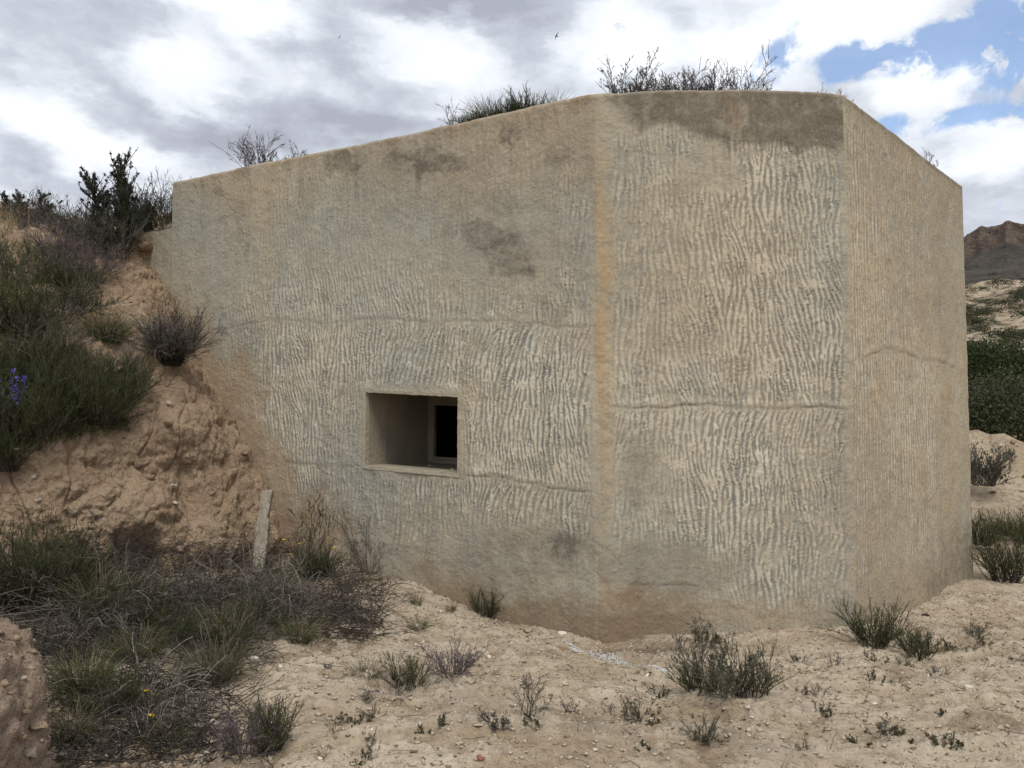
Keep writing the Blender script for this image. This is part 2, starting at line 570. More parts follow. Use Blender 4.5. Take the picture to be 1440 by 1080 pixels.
chipn = sstep(1.0, 1.7, samp(TB, U / 1.1 + .2, Vv / 0.8 + .1) + .35 * nC)
edge = sstep(0.07, 0.0, ZT - Vv)
hgt -= 0.022 * chipn * edge
hgt += 0.006 * nA + 0.0025 * nB + 0.0014 * nC
# corner run: drag lines along the corner
drag = samp(TC, U / 0.5, Vv / 14.0)
hgt += 0.0022 * drag * sstep(0.16, 0.05, du1) + 0.0012 * drag * sstep(0.12, 0.04, du2)
fade = sstep(0, 0.05, U) * sstep(cum[4], cum[4] - 0.03, U)
hgt *= fade
# rounded, slightly broken top
dt = ZT - Vv
rr = 0.05
hgt -= np.where(dt < rr, rr - np.sqrt(np.maximum(rr * rr - (rr - dt) ** 2, 0)), 0) * 0.8 * np.where(U > cum[1] - 0.01, 1, 0)
topn = 0.012 * samp(TA, U / 4, 0 * U) + 0.003 * samp(TB, U / 2.5, 0 * U)
P[..., 0] += nrm[None, :, 0] * hgt
P[..., 1] += nrm[None, :, 1] * hgt
P[..., 2] += topn * sstep(0.25, 0.0, dt) + 0.05 * np.sin(np.clip((U - cum[2]) / seg[2], 0, 1) * math.pi) * sstep(0.5, 0, dt)

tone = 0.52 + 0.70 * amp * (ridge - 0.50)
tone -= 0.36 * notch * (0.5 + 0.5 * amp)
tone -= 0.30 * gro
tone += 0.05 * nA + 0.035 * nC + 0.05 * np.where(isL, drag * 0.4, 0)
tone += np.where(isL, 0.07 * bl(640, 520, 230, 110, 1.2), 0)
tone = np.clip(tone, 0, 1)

dark = np.zeros_like(PX)
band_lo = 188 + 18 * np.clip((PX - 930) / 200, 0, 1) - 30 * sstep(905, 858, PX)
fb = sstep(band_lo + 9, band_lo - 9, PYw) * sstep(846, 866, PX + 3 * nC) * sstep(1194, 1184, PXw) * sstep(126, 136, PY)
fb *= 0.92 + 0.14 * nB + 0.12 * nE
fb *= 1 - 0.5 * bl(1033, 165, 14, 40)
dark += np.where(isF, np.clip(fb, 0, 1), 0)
for cx, cy, rx, ry, a in ((490, 234, 34, 13, .6), (612, 222, 50, 22, .75), (572, 236, 20, 16, .4), (720, 188, 12, 20, .6), (655, 320, 22, 14, .45),
                          (690, 338, 36, 20, .55), (722, 365, 30, 28, .55), (745, 388, 12, 12, .4), (782, 432, 16, 18, .35),
                          (700, 285, 22, 18, .25), (792, 775, 20, 22, .5), (735, 780, 100, 45, .35), (318, 264, 7, 6, .5), (338, 268, 6, 5, .4), (790, 225, 30, 16, .3)):
    dark += np.where(isL, a * bl(cx, cy, rx, ry, 0.5), 0)
dark += np.where(isF, 0.35 * bl(930, 800, 130, 36, 0.9) + 0.3 * bl(895, 670, 30, 60) + 0.22 * sstep(1150, 1195, PXw) * np.clip(0.5 + 0.5 * nB, 0, 1), 0)
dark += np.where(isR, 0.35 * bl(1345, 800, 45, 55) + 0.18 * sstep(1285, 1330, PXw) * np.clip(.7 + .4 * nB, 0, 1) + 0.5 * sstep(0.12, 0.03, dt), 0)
drip = samp(TB, U / 0.8 + .4, Vv / 9.0)
dark *= np.clip(0.9 + np.where(isF, .10, .22) * nC + np.where(isF, .10, .18) * samp(TE, U / .6, Vv / .6), 0.1, 1.35)
dark += 0.42 * sstep(0.5, 1.5, drip) * sstep(0.9, 0.1, ZT - Vv + .25 * nB) * np.where(isR, .5, 1) * sstep(0.03, .2, dt + .05)
dark += np.where(isL, 0.30 * sstep(0.2, 1.2, drip) * (tu > 0) * (tu < 1) * (Vv < zbot_w) * sstep(.55, .05, zbot_w - Vv), 0)
dark += 0.25 * sstep(0.3, 1.3, drip + .5 * nB) * gro
dark = np.clip(dark, 0, 0.95)

ybase = np.interp(PX, [380, 480, 590, 700, 770, 845, 930, 960, 1050, 1200, 1262, 1372], [760, 800, 826, 855, 885, 897, 888, 872, 872, 880, 872, 800])
hb = (ybase - PYw)
brown = 0.9 * sstep(62, 14, hb + 10 * nB) * np.where(isL, sstep(520, 640, PX), np.where(isF, sstep(1010, 930, PX) * 0.9 + 0.25, 0.3))
brown += np.where(isL, 0.55 * sstep(150, 20, hb + 22 * nB) * sstep(520, 420, PX) , 0)
edge_drip = samp(TC, U / 1.2, Vv / 9.0)
brown += 0.55 * sstep(0.22, 0.02, dt + 0.05 * edge_drip) * np.clip(0.5 + 0.4 * nB, 0, 1)
brown += np.where(isF, 0.6 * bl(1033, 165, 9, 38) + 0.5 * bl(1125, 165, 8, 30) + 0.5 * bl(1180, 160, 8, 25), 0)
brown += np.where(isL, 0.22 * sstep(420, 330, PYw) * np.clip(0.5 + 0.6 * nB, 0, 1), 0)
brown = np.clip(brown, 0, 1)
bdist = PXw - np.interp(PY, [390, 510, 620, 700, 800], [220, 285, 330, 375, 400])
dust = np.where(isL, sstep(np.interp(PY, [390, 600, 760], [50, 95, 110]), 10, bdist + 12 * nB) * sstep(380, 470, PY), 0)
dust = np.clip(dust + np.where(isL, .5 * sstep(75, 20, hb + 12 * nB) * sstep(560, 430, PX), 0), 0, 1)

vfade = sstep(180, 300, PY) * sstep(760, 520, PY)
orange = 0.85 * np.exp(-((U - cum[2] - 0.055 - 0.007 * nB - 0.010 * nC) / (0.075 + 0.012 * nE)) ** 2) * (0.25 + 0.75 * vfade) * np.clip(0.8 + 0.3 * drag, 0.2, 1)
orange += 0.30 * np.exp(-((PXw - 372) / 14) ** 2) * isL * sstep(560, 380, PY)
orange += np.where(isR, 0.20 + .06 * nB, 0) + np.where(isL, 0.28 * sstep(330, 240, PXw) * sstep(300, 450, PYw), 0)
orange += np.where(isL, 0.16 * sstep(330, 250, PYw), 0) + np.where(isF, 0.22 * bl(1000, 380, 140, 120, 1.2) + 0.25 * bl(900, 860, 250, 20, 1.2), 0)
orange = np.clip(orange, 0, 1)
green = np.clip(0.45 + 0.45 * nD, 0, 1) * np.where(isL, 0.35 + 0.65 * bl(480, 560, 260, 160, 1.3) + 0.6 * bl(360, 330, 130, 90, 1.2) + 0.5 * bl(640, 300, 160, 90, 1.2),
                                                     np.where(isF, 0.30 + 0.7 * sstep(1000, 1180, PXw), 0.1 + .5 * sstep(1290, 1340, PXw)))
green = np.clip(green, 0, 1)

Q = grid_quads(NU, NV)
cu = 0.5 * (us[:-1] + us[1:])
cv = 0.5 * (vs[:-1] + vs[1:])
CU, CV = np.meshgrid(cu, cv)
tq = (CU - u0) / (u1 - u0)
inside = (CU > u0) & (CU < u1) & (CV < wz[0] + (wz[1] - wz[0]) * tq) & (CV > wz[3] + (wz[2] - wz[3]) * tq)
above = (CU < ustep) & (CV > zstep) | ((CU < cum[1]) & (CV > zstep))
keep = ~(inside | above)
Q = Q[keep.ravel()]

bunker = empty('bunker', (float(c1[0]) + 1.0, float(c1[1]) + 2.0, 0), 'large faceted concrete bunker with combed wavy plaster, dark stains and one square opening', 'bunker')
bunker.location = (0, 0, 0)
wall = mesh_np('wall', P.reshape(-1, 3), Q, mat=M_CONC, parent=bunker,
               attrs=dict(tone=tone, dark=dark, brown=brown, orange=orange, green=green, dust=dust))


def box_mesh(name, quads3, mat, parent, smooth=False):
    V, Fq = [], []
    for q in quads3:
        Fq.append([len(V) + i for i in range(4)])
        V += [list(map(float, p)) for p in q]
    o = mesh_np(name, V, Fq, mat=mat, parent=parent, smooth=smooth)
    return o


# roof and the hidden back / end walls, one closed shell behind the facets
inn = -0.04
bl_l = lend - nL * 5.5
bl_r = rend + np.array([-0.9, 4.0])
roofpts = [lend - nL * .03, c1 - nL * 0.03, c2 + np.array([-.01, .03]), rend + np.array([-.03, .02]), bl_r, bl_l]
nx, ny = 90, 60
gx = np.linspace(lend[0] - 1.0, rend[0] + .2, nx)
gy = np.linspace(c1[1], max(bl_l[1], bl_r[1]), ny)


def fan(name, ring_top, z, mat, parent):
    cen = np.mean(ring_top, axis=0)
    V = [[cen[0], cen[1], z + 0.05]] + [[p[0], p[1], z] for p in ring_top]
    n = len(ring_top)
    T = [[0, 1 + i, 1 + (i + 1) % n] for i in range(n)]
    return mesh_np(name, V, tris=T, mat=mat, parent=parent, smooth=False)


fan('roof', roofpts, ZT - 0.035, M_BANK, bunker)
ring = [lend - nL * 0.002, bl_l, bl_r, rend]
rq = []
for i in range(3):
    a, b_ = ring[i], ring[i + 1]
    rq.append([(a[0], a[1], ZB), (b_[0], b_[1], ZB), (b_[0], b_[1], ZT - .03), (a[0], a[1], ZT - .03)])
# ledge of the low stub left of the step
a, b_ = lend, lfar
ia, ib = lend - nL * .6, lfar - nL * .6
rq.append([(a[0], a[1], zstep), (b_[0], b_[1], zstep), (ib[0], ib[1], zstep), (ia[0], ia[1], zstep)])
box_mesh('rear_wall', rq, M_REVEAL, bunker)

# embrasure tunnel
tin = -nL                                   # direction into the wall (2-D)


def inw(p, d, side=0.0, dz=0.0):
    s = -dirL                               # towards the right along the facet
    return np.array([p[0] + tin[0] * d + s[0] * side, p[1] + tin[1] * d + s[1] * side, p[2] + dz])


wp = [np.append(c1 + dirL * (cum[2] - uu), zz) for uu, zz in ((u0, wz[0]), (u1, wz[1]), (u1, wz[2]), (u0, wz[3]))]
TLo, TRo, BRo, BLo = wp


def ringpts(d, g=0.0, gl=None, zt=None):
    gl = g if gl is None else gl
    zt = g if zt is None else zt
    return [inw(TLo, d, -gl, zt), inw(TRo, d, g, zt), inw(BRo, d, g, -g), inw(BLo, d, -gl, -g)]


def strip(r0, r1):
    return [[r0[i], r0[(i + 1) % 4], r1[(i + 1) % 4], r1[i]] for i in range(4)]


lip_o = ringpts(-0.006, 0.030)
lip_i = ringpts(-0.004, -0.004)
back_i = ringpts(0.36, -0.004)
step_i = ringpts(0.362, 0.018)
end_i = ringpts(1.22, 0.018)
emb = box_mesh('embrasure', strip(lip_i, back_i) + strip(back_i, step_i) + strip(step_i, end_i), M_REVEAL, bunker)
def dense(ring, n=26, jit=0.0, seed=0):
    r_ = np.random.default_rng(seed); out = []
    for i in range(4):
        p, q = ring[i], ring[(i + 1) % 4]
        for k in range(n):
            out.append(p + (q - p) * k / n + np.append(r_.normal(0, jit, 1) * -dirL[0], [0, 0])[:3] * 1.0 + np.array([0, 0, r_.normal(0, jit)]))
    return out


def stripn(r0, r1):
    n = len(r0)
    return [[r0[i], r0[(i + 1) % n], r1[(i + 1) % n], r1[i]] for i in range(n)]


d0, d1_, d2_, d3_ = dense(ringpts(0.03, 0.034)), dense(lip_o, jit=.003, seed=1), dense(lip_i, jit=.0022, seed=2), dense(ringpts(0.05, -0.006))
lipq = stripn(d0, d1_) + stripn(d1_, d2_) + stripn(d2_, d3_)
lipo = box_mesh('lip', lipq, M_CONC, emb)
for k_, v_ in (('tone', .60), ('dark', 0), ('brown', .12), ('orange', .12), ('green', .4)):
    a_ = lipo.data.attributes.new(k_, 'FLOAT', 'POINT'); a_.data.foreach_set('value', np.full(len(lipo.data.vertices), v_, np.float32))
# end wall with an inner frame, and the dark chamber beyond
fo = [inw(TLo, 1.22, 0.035, -0.10), inw(TRo, 1.22, -0.02, -0.07), inw(BRo, 1.22, -0.02, 0.05), inw(BLo, 1.22, 0.05, 0.02)]
fi = [inw(TLo, 1.20, 0.075, -0.12), inw(TRo, 1.20, -0.05, -0.09), inw(BRo, 1.20, -0.05, 0.075), inw(BLo, 1.20, 0.075, 0.05)]
fo2 = [inw(TLo, 1.20, 0.05, -0.10), inw(TRo, 1.20, -0.02, -0.07), inw(BRo, 1.20, -0.02, 0.05), inw(BLo, 1.20, 0.05, 0.02)]
fi2 = [inw(TLo, 1.26, 0.075, -0.12), inw(TRo, 1.26, -0.05, -0.09), inw(BRo, 1.26, -0.05, 0.075), inw(BLo, 1.26, 0.075, 0.05)]
box_mesh('end_wall', strip(end_i, fo), M_REVEAL, emb)
box_mesh('frame', strip(fo, fo2) + strip(fo2, fi) + strip(fi, fi2), M_REVEAL, emb)
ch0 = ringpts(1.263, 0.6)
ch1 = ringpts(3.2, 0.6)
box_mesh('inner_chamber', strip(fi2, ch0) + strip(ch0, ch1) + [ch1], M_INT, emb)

# ------------------------------------------------------------------ ground sheet
def axis(lo, hi, cell, far, g=1.05):
    a = np.arange(lo, hi + cell * .5, cell)
    out, s = [a[-1]], cell
    while out[-1] < far:
        s *= g
        out.append(out[-1] + s)
    ol, s = [a[0]], cell
    while ol[-1] > -far:
        s *= g
        ol.append(ol[-1] - s)
    return np.concatenate([ol[1:][::-1], a, out[1:]])


xs = axis(-3.6, 5.6, 0.02, 3000)
ys = axis(2.4, 9.2, 0.02, 3000)
GX, GY = np.meshgrid(xs, ys)
b0 = at(0, 593, 1)
ctl = []


def cp(px, py, z):                      # ground point at a given height below the eye
    d = ray(px, py)
    t = (z - 0) / d[2]
    ctl.append((d[0] * t, d[1] * t, CZ + z))


def cw(px, py):
    p = on_L(px, py); ctl.append(tuple(p))


for px, py in ((395, 765), (480, 800), (590, 826), (700, 852), (770, 884), (840, 895)): cw(px, py)
for px, py, dp in ((845, 886, 6.95), (845, 886, 6.8), (800, 888, 7.1), (925, 882, 6.98), (965, 871, 6.98), (1080, 870, 6.98), (1200, 878, 6.98)):
    ctl.append(tuple(at(px, py, dp)))
ctl.append(tuple(at(1270, 868, 7.75))); ctl.append(tuple(at(1372, 812, 9.4))); ctl.append(tuple(at(1345, 825, 9.0)))
for px, py, dp in ((720, 1080, 3.6), (1100, 1080, 3.6), (1440, 1080, 3.55), (400, 1080, 3.6), (720, 980, 4.75), (1100, 980, 4.75), (1440, 960, 4.9), (450, 950, 5.0),
                   (250, 1000, 4.35), (150, 900, 5.2), (300, 850, 6.3), (450, 830, 7.2), (600, 900, 5.9), (900, 940, 5.5), (1300, 930, 5.6), (1440, 880, 6.6), (1420, 828, 8.8), (200, 800, 7.4), (30, 770, 6.9)):
    ctl.append(tuple(at(px, py, dp)))
ctl = np.array(ctl)
near = (np.abs(GX) < 30) & (GY > -20) & (GY < 40)
num = np.full(GX.shape, 0.0)
den = np.full(GX.shape, 0.0)
base_g = -1.85 + CZ
for (x, y, z) in ctl:
    wgt = np.exp(-((GX - x) ** 2 + (GY - y) ** 2) / (2 * 0.75 ** 2))
    num += wgt * z
    den += wgt
GZ = (num + 0.03 * base_g) / (den + 0.03)
R_ = np.sqrt(GX ** 2 + GY ** 2)
nearw = sstep(16, 9, R_)
rough = 0.030 * samp(GA, GX / 5, GY / 5) + 0.013 * samp(GB, GX / 2.6, GY / 2.2) + 0.006 * samp(TC, GX / 1.6, GY / 1.6)
crust = np.tanh(9 * (samp(TB, GX / 4.3 + .4, GY / 2.2 + .2) - 0.15)) * .5 + .5
crust2 = np.tanh(9 * (samp(TE, GX / 2.1, GY / 1.2) - 0.6)) * .5 + .5
rough += 0.022 * crust + 0.020 * crust2 - 0.012
for lx0, ly0, lx1, ly1 in ((665, 908, 735, 945), (1000, 1008, 1105, 1035), (1360, 1030, 1440, 1042), (640, 1012, 770, 1005)):     # little ledges
    p0, p1 = at(lx0, ly0, 1.75 * F / (ly0 - 593)), at(lx1, ly1, 1.75 * F / (ly1 - 593))
    t_ = ((GX - p0[0]) * (p1[0] - p0[0]) + (GY - p0[1]) * (p1[1] - p0[1])) / ((p1[0] - p0[0]) ** 2 + (p1[1] - p0[1]) ** 2)
    dd = ((GX - p0[0]) * -(p1[1] - p0[1]) + (GY - p0[1]) * (p1[0] - p0[0])) / math.hypot(p1[0] - p0[0], p1[1] - p0[1]) + .05 * samp(GB, GX / 1.2, GY / 1.2)
    rough += 0.055 * np.exp(-(np.clip(np.abs(t_ - .5) - .3, 0, 9) / .18) ** 2) * sstep(-.012, .012, dd) * np.exp(-np.clip(dd, 0, 9) / .22)
GZ += rough * (0.35 + 0.65 * nearw) * sstep(1.2, 2.6, R_)
# far relief: flat, a stony rise, the dip of the valley and the slope beyond
az = np.degrees(np.arctan2(GX, GY))
prof = np.interp(R_, [0, 22, 30, 45, 80, 110, 150, 260, 420, 600, 900, 1500, 4000],
                 [0, -0.2, -0.8, -2.5, -3.0, 2.0, 11, 31, 58, 78, 95, 110, 140])
rgt = sstep(-10, 15, az) * sstep(130, 80, az)
GZ += prof * (0.15 + 0.85 * rgt) * (1 + 0.06 * samp(TA, GX / 300, GY / 300))
GZ += rgt * sstep(40, 150, R_) * (1.2 * samp(TB, GX / 120, GY / 120)) + rgt * sstep(150, 400, R_) * 4 * samp(TA, GX / 260, GY / 200)
mx, my = GX - 11.6, GY - 20.5
ca, sa = math.cos(0.5), math.sin(0.5)
m1, m2 = mx * ca - my * sa, mx * sa + my * ca
GZ += (2.25 + 0.35 * samp(TB, GX / 8, GY / 8) + .22 * np.tanh(3 * samp(GB, GX / 9, GY / 5))) * np.exp(-((m1 + 1.2) / 4.6) ** 2 - (m2 / 2.2) ** 2)
dark_soil_v = np.zeros_like(GX)
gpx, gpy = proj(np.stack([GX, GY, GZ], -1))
under_brush = sstep(540, 430, gpx + 40 * samp(GB, GX / 2, GY / 2)) * sstep(960, 900, gpy - .12 * (200 - gpx) + 25 * samp(GB, GX / 1.5, GY / 1.5)) * (GY > 4) * (GY < 10) * (GX < 0)  # soil darkened below the brush at the lower left
under_brush = np.maximum(under_brush, .75 * sstep(330, 250, gpx + 40 * samp(GB, GX / 2, GY / 2)) * (GY > 2) * (GY < 10) * (GX < 0))
for px, py, dp, rx, ry, a in ((900, 905, 6.6, .55, .22, .8), (700, 905, 6.1, .5, .2, .25), (1020, 1040, 4.0, .6, .25, .5), (860, 1020, 4.2, .9, .25, .45), (1280, 1010, 4.2, .5, .2, .3)):  # damp patches on the open ground
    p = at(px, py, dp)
    dark_soil_v = np.maximum(dark_soil_v, a * np.exp(-(((GX - p[0]) / rx) ** 2 + ((GY - p[1]) / ry) ** 2) ** 1.2))
dark_soil_v = np.maximum(dark_soil_v, .85 * under_brush)
dark_soil_v *= np.clip(0.8 + 0.4 * samp(TB, GX / 1.5, GY / 1.5), 0, 1.2)
scrub = sstep(14, 40, R_)
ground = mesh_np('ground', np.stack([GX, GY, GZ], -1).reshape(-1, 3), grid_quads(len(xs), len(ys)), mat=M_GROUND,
                 attrs=dict(dark_soil=np.clip(dark_soil_v, 0, 1), scrub=scrub, crust=np.clip(.65 * crust + .5 * crust2, 0, 1) * nearw))
tag(ground, kind='structure')

# ------------------------------------------------------------------ earth bank against the bunker
def onw(px, py):
    p = on_L(px, py)
    return np.array([p[0] - nL[0] * .10, p[1] - nL[1] * .10, p[2]])


rows = [
    [onw(415, 835), at(300, 880, 7.3), at(200, 880, 6.9), at(90, 870, 6.6), at(-40, 860, 6.3), at(-350, 860, 5.6)],
    [onw(395, 765), at(300, 800, 7.75), at(200, 800, 7.3), at(90, 785, 6.95), at(-40, 770, 6.6), at(-350, 770, 5.9)],
    [onw(372, 700), at(290, 700, 7.95), at(200, 700, 7.5), at(90, 690, 7.05), at(-40, 680, 6.7), at(-350, 680, 6.0)],
    [onw(332, 612), at(275, 605, 8.15), at(200, 600, 7.75), at(90, 590, 7.3), at(-40, 590, 6.95), at(-350, 590, 6.2)],
    [onw(287, 512), at(235, 500, 8.55), at(175, 500, 8.25), at(90, 495, 7.8), at(-40, 490, 7.4), at(-350, 490, 6.6)],
    [onw(246, 440), at(200, 425, 9.0), at(150, 425, 8.8), at(80, 420, 8.5), at(-40, 410, 8.2), at(-350, 410, 7.3)],
    [onw(214, 385), at(185, 370, 9.45), at(135, 372, 9.3), at(70, 365, 9.3), at(-40, 355, 9.3), at(-350, 350, 8.5)],
    [onw(206, 330), at(178, 332, 9.8), at(125, 345, 9.9), at(60, 335, 10.2), at(-40, 322, 10.4), at(-350, 318, 10)],
    [at(300, 322, 11.4), at(200, 318, 11.4), at(110, 326, 11.6), at(50, 316, 12.0), at(-40, 304, 12.4), at(-350, 304, 12)],
    [at(340, 310, 16), at(220, 310, 16), at(110, 314, 16.5), at(40, 305, 17), at(-60, 298, 18), at(-420, 300, 18)],
    [at(380, 330, 45), at(240, 330, 45), at(110, 332, 48), at(0, 330, 50), at(-100, 330, 50), at(-500, 330, 50)],
]
CT = np.array(rows)                       # (levels, cols, 3)


def catmull(A, t):
    n = A.shape[0]
    t = np.clip(t, 0, n - 1 - 1e-6)
    i = np.floor(t).astype(int)
    f = (t - i).reshape(-1, *([1] * (A.ndim - 1)))
    p0, p1, p2, p3 = A[np.maximum(i - 1, 0)], A[i], A[np.minimum(i + 1, n - 1)], A[np.minimum(i + 2, n - 1)]
    return 0.5 * (2 * p1 + (p2 - p0) * f + (2 * p0 - 5 * p1 + 4 * p2 - p3) * f ** 2 + (3 * p1 - p0 - 3 * p2 + p3) * f ** 3)


tl = np.concatenate([np.linspace(0, 7.4, 380)[:-1], np.linspace(7.4, 10, 90)])
ts = np.concatenate([np.linspace(0, 4, 330)[:-1], np.linspace(4, 5, 40)])
BK = catmull(CT, tl)
BK = np.transpose(catmull(np.transpose(BK, (1, 0, 2)), ts), (1, 0, 2))     # (nt, ns, 3)
dt_ = np.gradient(BK, axis=0)
ds_ = np.gradient(BK, axis=1)
NB = np.cross(dt_, ds_)
NB /= np.linalg.norm(NB, axis=2)[..., None] + 1e-9
if NB[100, 100, 1] > 0: NB = -NB
bx, bz, by = BK[..., 0], BK[..., 2], BK[..., 1]
TLv = tl[:, None] + 0 * bx
TSv = ts[None, :] + 0 * bx
facew = sstep(0.3, 1.2, TLv) * sstep(9.0, 7.2, TLv)
from mathutils import noise as mn
flat_ = BK.reshape(-1, 3)
fwf = (facew + 0 * bx).ravel()
vals = np.zeros(len(flat_))
for i_ in range(len(flat_)):
    if fwf[i_] <= 0.01: continue
    x_, y_, z_ = flat_[i_]
    q_ = Vector((x_, y_, z_))
    wv_ = mn.noise_vector(q_ * 2.3) * .12
    f1 = mn.fractal(q_ * 0.95 + Vector((3, 1, 7)), 1.0, 2.1, 3)
    dv = mn.voronoi((q_ + wv_) * 2.6)[0]
    dv2 = mn.voronoi((q_ + wv_ * .5) * 8.0)[0]; dv3 = mn.voronoi((q_ + wv_ * .3) * 21.0)[0]
    f2 = mn.fractal(q_ * 6.0, 0.9, 2.1, 4)
    gu = abs(mn.noise(Vector((x_ * 2.4 + y_ * 1.0, z_ * .45, 2.7)) + wv_ * 4))
    vals[i_] = .12 * f1 + .15 * min(dv[1] - dv[0], .35) - .03 + .060 * min(dv2[1] - dv2[0], .4) + .032 * min(dv3[1] - dv3[0], .4) + .024 * f2 - .035 * math.exp(-(gu / .03) ** 2) + .03 * mn.noise(Vector((x_ * .6, y_ * .6, z_ * 7.0)) + wv_ * 3)
disp = vals.reshape(bx.shape)
d1 = samp(TA, bx / 3.2, by / 3.2)
# the hollow under the overhang near the bottom of the face
pxb, pyb = proj(BK)
disp -= 0.34 * np.exp(-(((pxb - 200) / 32) ** 2 + ((pyb - 775) / 26) ** 2)) + 0.20 * np.exp(-(((pxb - 270) / 26) ** 2 + ((pyb - 690) / 55) ** 2))
disp += 0.14 * np.exp(-(((pxb - 250) / 45) ** 2 + ((pyb - 605) / 28) ** 2)) + 0.12 * np.exp(-(((pxb - 205) / 40) ** 2 + ((pyb - 720) / 40) ** 2))
disp *= facew * (0.25 + 0.75 * sstep(0.0, 0.35, TSv)) * 0.95
disp += 0.06 * d1 * sstep(7, 8, TLv) * sstep(10, 9, TLv)
BK = BK + NB * disp[..., None]
bank = mesh_np('earth_bank', BK.reshape(-1, 3), grid_quads(len(ts), len(tl)), mat=M_BANK)
tag(bank, kind='structure')

# BVH of the terrain for planting
def bvh_of(*obs):
    Vall, Pall, o = [], [], 0
    for ob in obs:
        me = ob.data
        co = np.empty(len(me.vertices) * 3, np.float32); me.vertices.foreach_get('co', co)
        vi = np.empty(len(me.loops), np.int32); me.loops.foreach_get('vertex_index', vi)
        Vall.append(co.reshape(-1, 3)); Pall.append(vi.reshape(-1, 4) + o); o += len(me.vertices)
    V = np.concatenate(Vall); Pq = np.concatenate(Pall)
    c = V[Pq[:, 0]]
    k = (np.abs(c[:, 0]) < 60) & (c[:, 1] > 0) & (c[:, 1] < 80)
    return BVHTree.FromPolygons([tuple(v) for v in V.tolist()], Pq[k].tolist())


# lump of crumbled earth close on the left of the path
nu_, nv_ = 240, 150
th_, ph_ = np.meshgrid(np.linspace(0, 2 * math.pi, nu_), np.linspace(-0.5, math.pi / 2, nv_))
dx_, dy_, dz_ = np.cos(ph_) * np.cos(th_), np.cos(ph_) * np.sin(th_), np.sin(ph_)
e_ = 2.6
rr_ = (np.abs(dx_ / .78) ** e_ + np.abs(dy_ / .85) ** e_ + np.abs(dz_ / 1.22) ** e_) ** (-1 / e_)
LV = np.stack([dx_ * rr_, dy_ * rr_, dz_ * rr_], -1).reshape(-1, 3) + [-2.58, 2.85, 0.02]
LD = np.stack([dx_, dy_, dz_], -1).reshape(-1, 3)
for i_ in range(len(LV)):
    q_ = Vector(LV[i_])
    wv_ = mn.noise_vector(q_ * 4) * .05
    dv = mn.voronoi((q_ + wv_) * 5.0)[0]; dv2 = mn.voronoi((q_ + wv_) * 13.0)[0]
    LV[i_] += LD[i_] * (.13 * mn.fractal(q_ * 1.7, 1.0, 2.1, 3) + .10 * min(dv[1] - dv[0], .35) + .05 * min(dv2[1] - dv2[0], .4) + .02 * mn.fractal(q_ * 14, .9, 2.1, 3) - .06)
lump = mesh_np('earth_lump', LV, grid_quads(nu_, nv_), mat=M_BANK2)
tag(lump, kind='structure')

BVH = bvh_of(ground, bank, lump)


def hit(px, py):
    d = Vector(ray(px, py).tolist())
    h, n, i, dist = BVH.ray_cast(Vector((0, 0, CZ)), d.normalized())
    return None if h is None else np.array(h)


def drop(x, y, top=40.0):
    h, n, i, dist = BVH.ray_cast(Vector((x, y, top)), Vector((0, 0, -1)))
    return None if h is None else np.array(h)


# ------------------------------------------------------------------ plants
def unit(a):
    return a / (np.linalg.norm(a, axis=-1, keepdims=True) + 1e-9)


def stems(r, n, h, spread, wob, K=8, droop=0.0, base=0.03, lean=(0, 0), hv=0.5, flat=0.0):
    ph = r.uniform(0, 2 * np.pi, n)
    th = spread * np.sqrt(r.uniform(0, 1, n))
    br = base * np.sqrt(r.uniform(0, 1, n))
    p = np.stack([br * np.cos(ph), br * np.sin(ph), np.full(n, -0.02)], -1)
    ph2 = ph + r.normal(0, 0.5, n)
    d = np.stack([np.sin(th) * np.cos(ph2) + lean[0], np.sin(th) * np.sin(ph2) + lean[1], np.cos(th) * (1 - flat)], -1)
    d = unit(d)
    L = h * r.uniform(1 - hv, 1, n)
    pts = [p]
    for k in range(K - 1):
        d = unit(d + wob * r.normal(0, 1, (n, 3)) + np.array([0, 0, -droop * (k + 1) / K]))
        p = p + d * (L / (K - 1))[:, None]
        pts.append(p)
    return np.stack(pts, 1)


def branch(r, par, n, frac, ang, wob, K=5, up=0.2, t0=0.25, lv=0.6):
    N, KP, _ = par.shape
    i = r.integers(0, N, n)
    t = r.uniform(t0, 0.98, n) * (KP - 1)
    k = np.floor(t).astype(int)
    f = (t - k)[:, None]
    p = par[i, k] * (1 - f) + par[i, np.minimum(k + 1, KP - 1)] * f
    tg = unit(par[i, np.minimum(k + 1, KP - 1)] - par[i, k] + 1e-6)
    Lp = np.linalg.norm(par[i, -1] - par[i, 0], axis=-1)
    d = unit(tg + ang * unit(r.normal(0, 1, (n, 3))) + np.array([0, 0, up]))
    L = Lp * frac * r.uniform(1 - lv, 1, n) * (1.1 - 0.5 * t / KP)
    pts = [p]
    for q in range(K - 1):
        d = unit(d + wob * r.normal(0, 1, (n, 3)) + np.array([0, 0, up * .3]))
        p = p + d * (L / (K - 1))[:, None]
        pts.append(p)
    return np.stack(pts, 1)


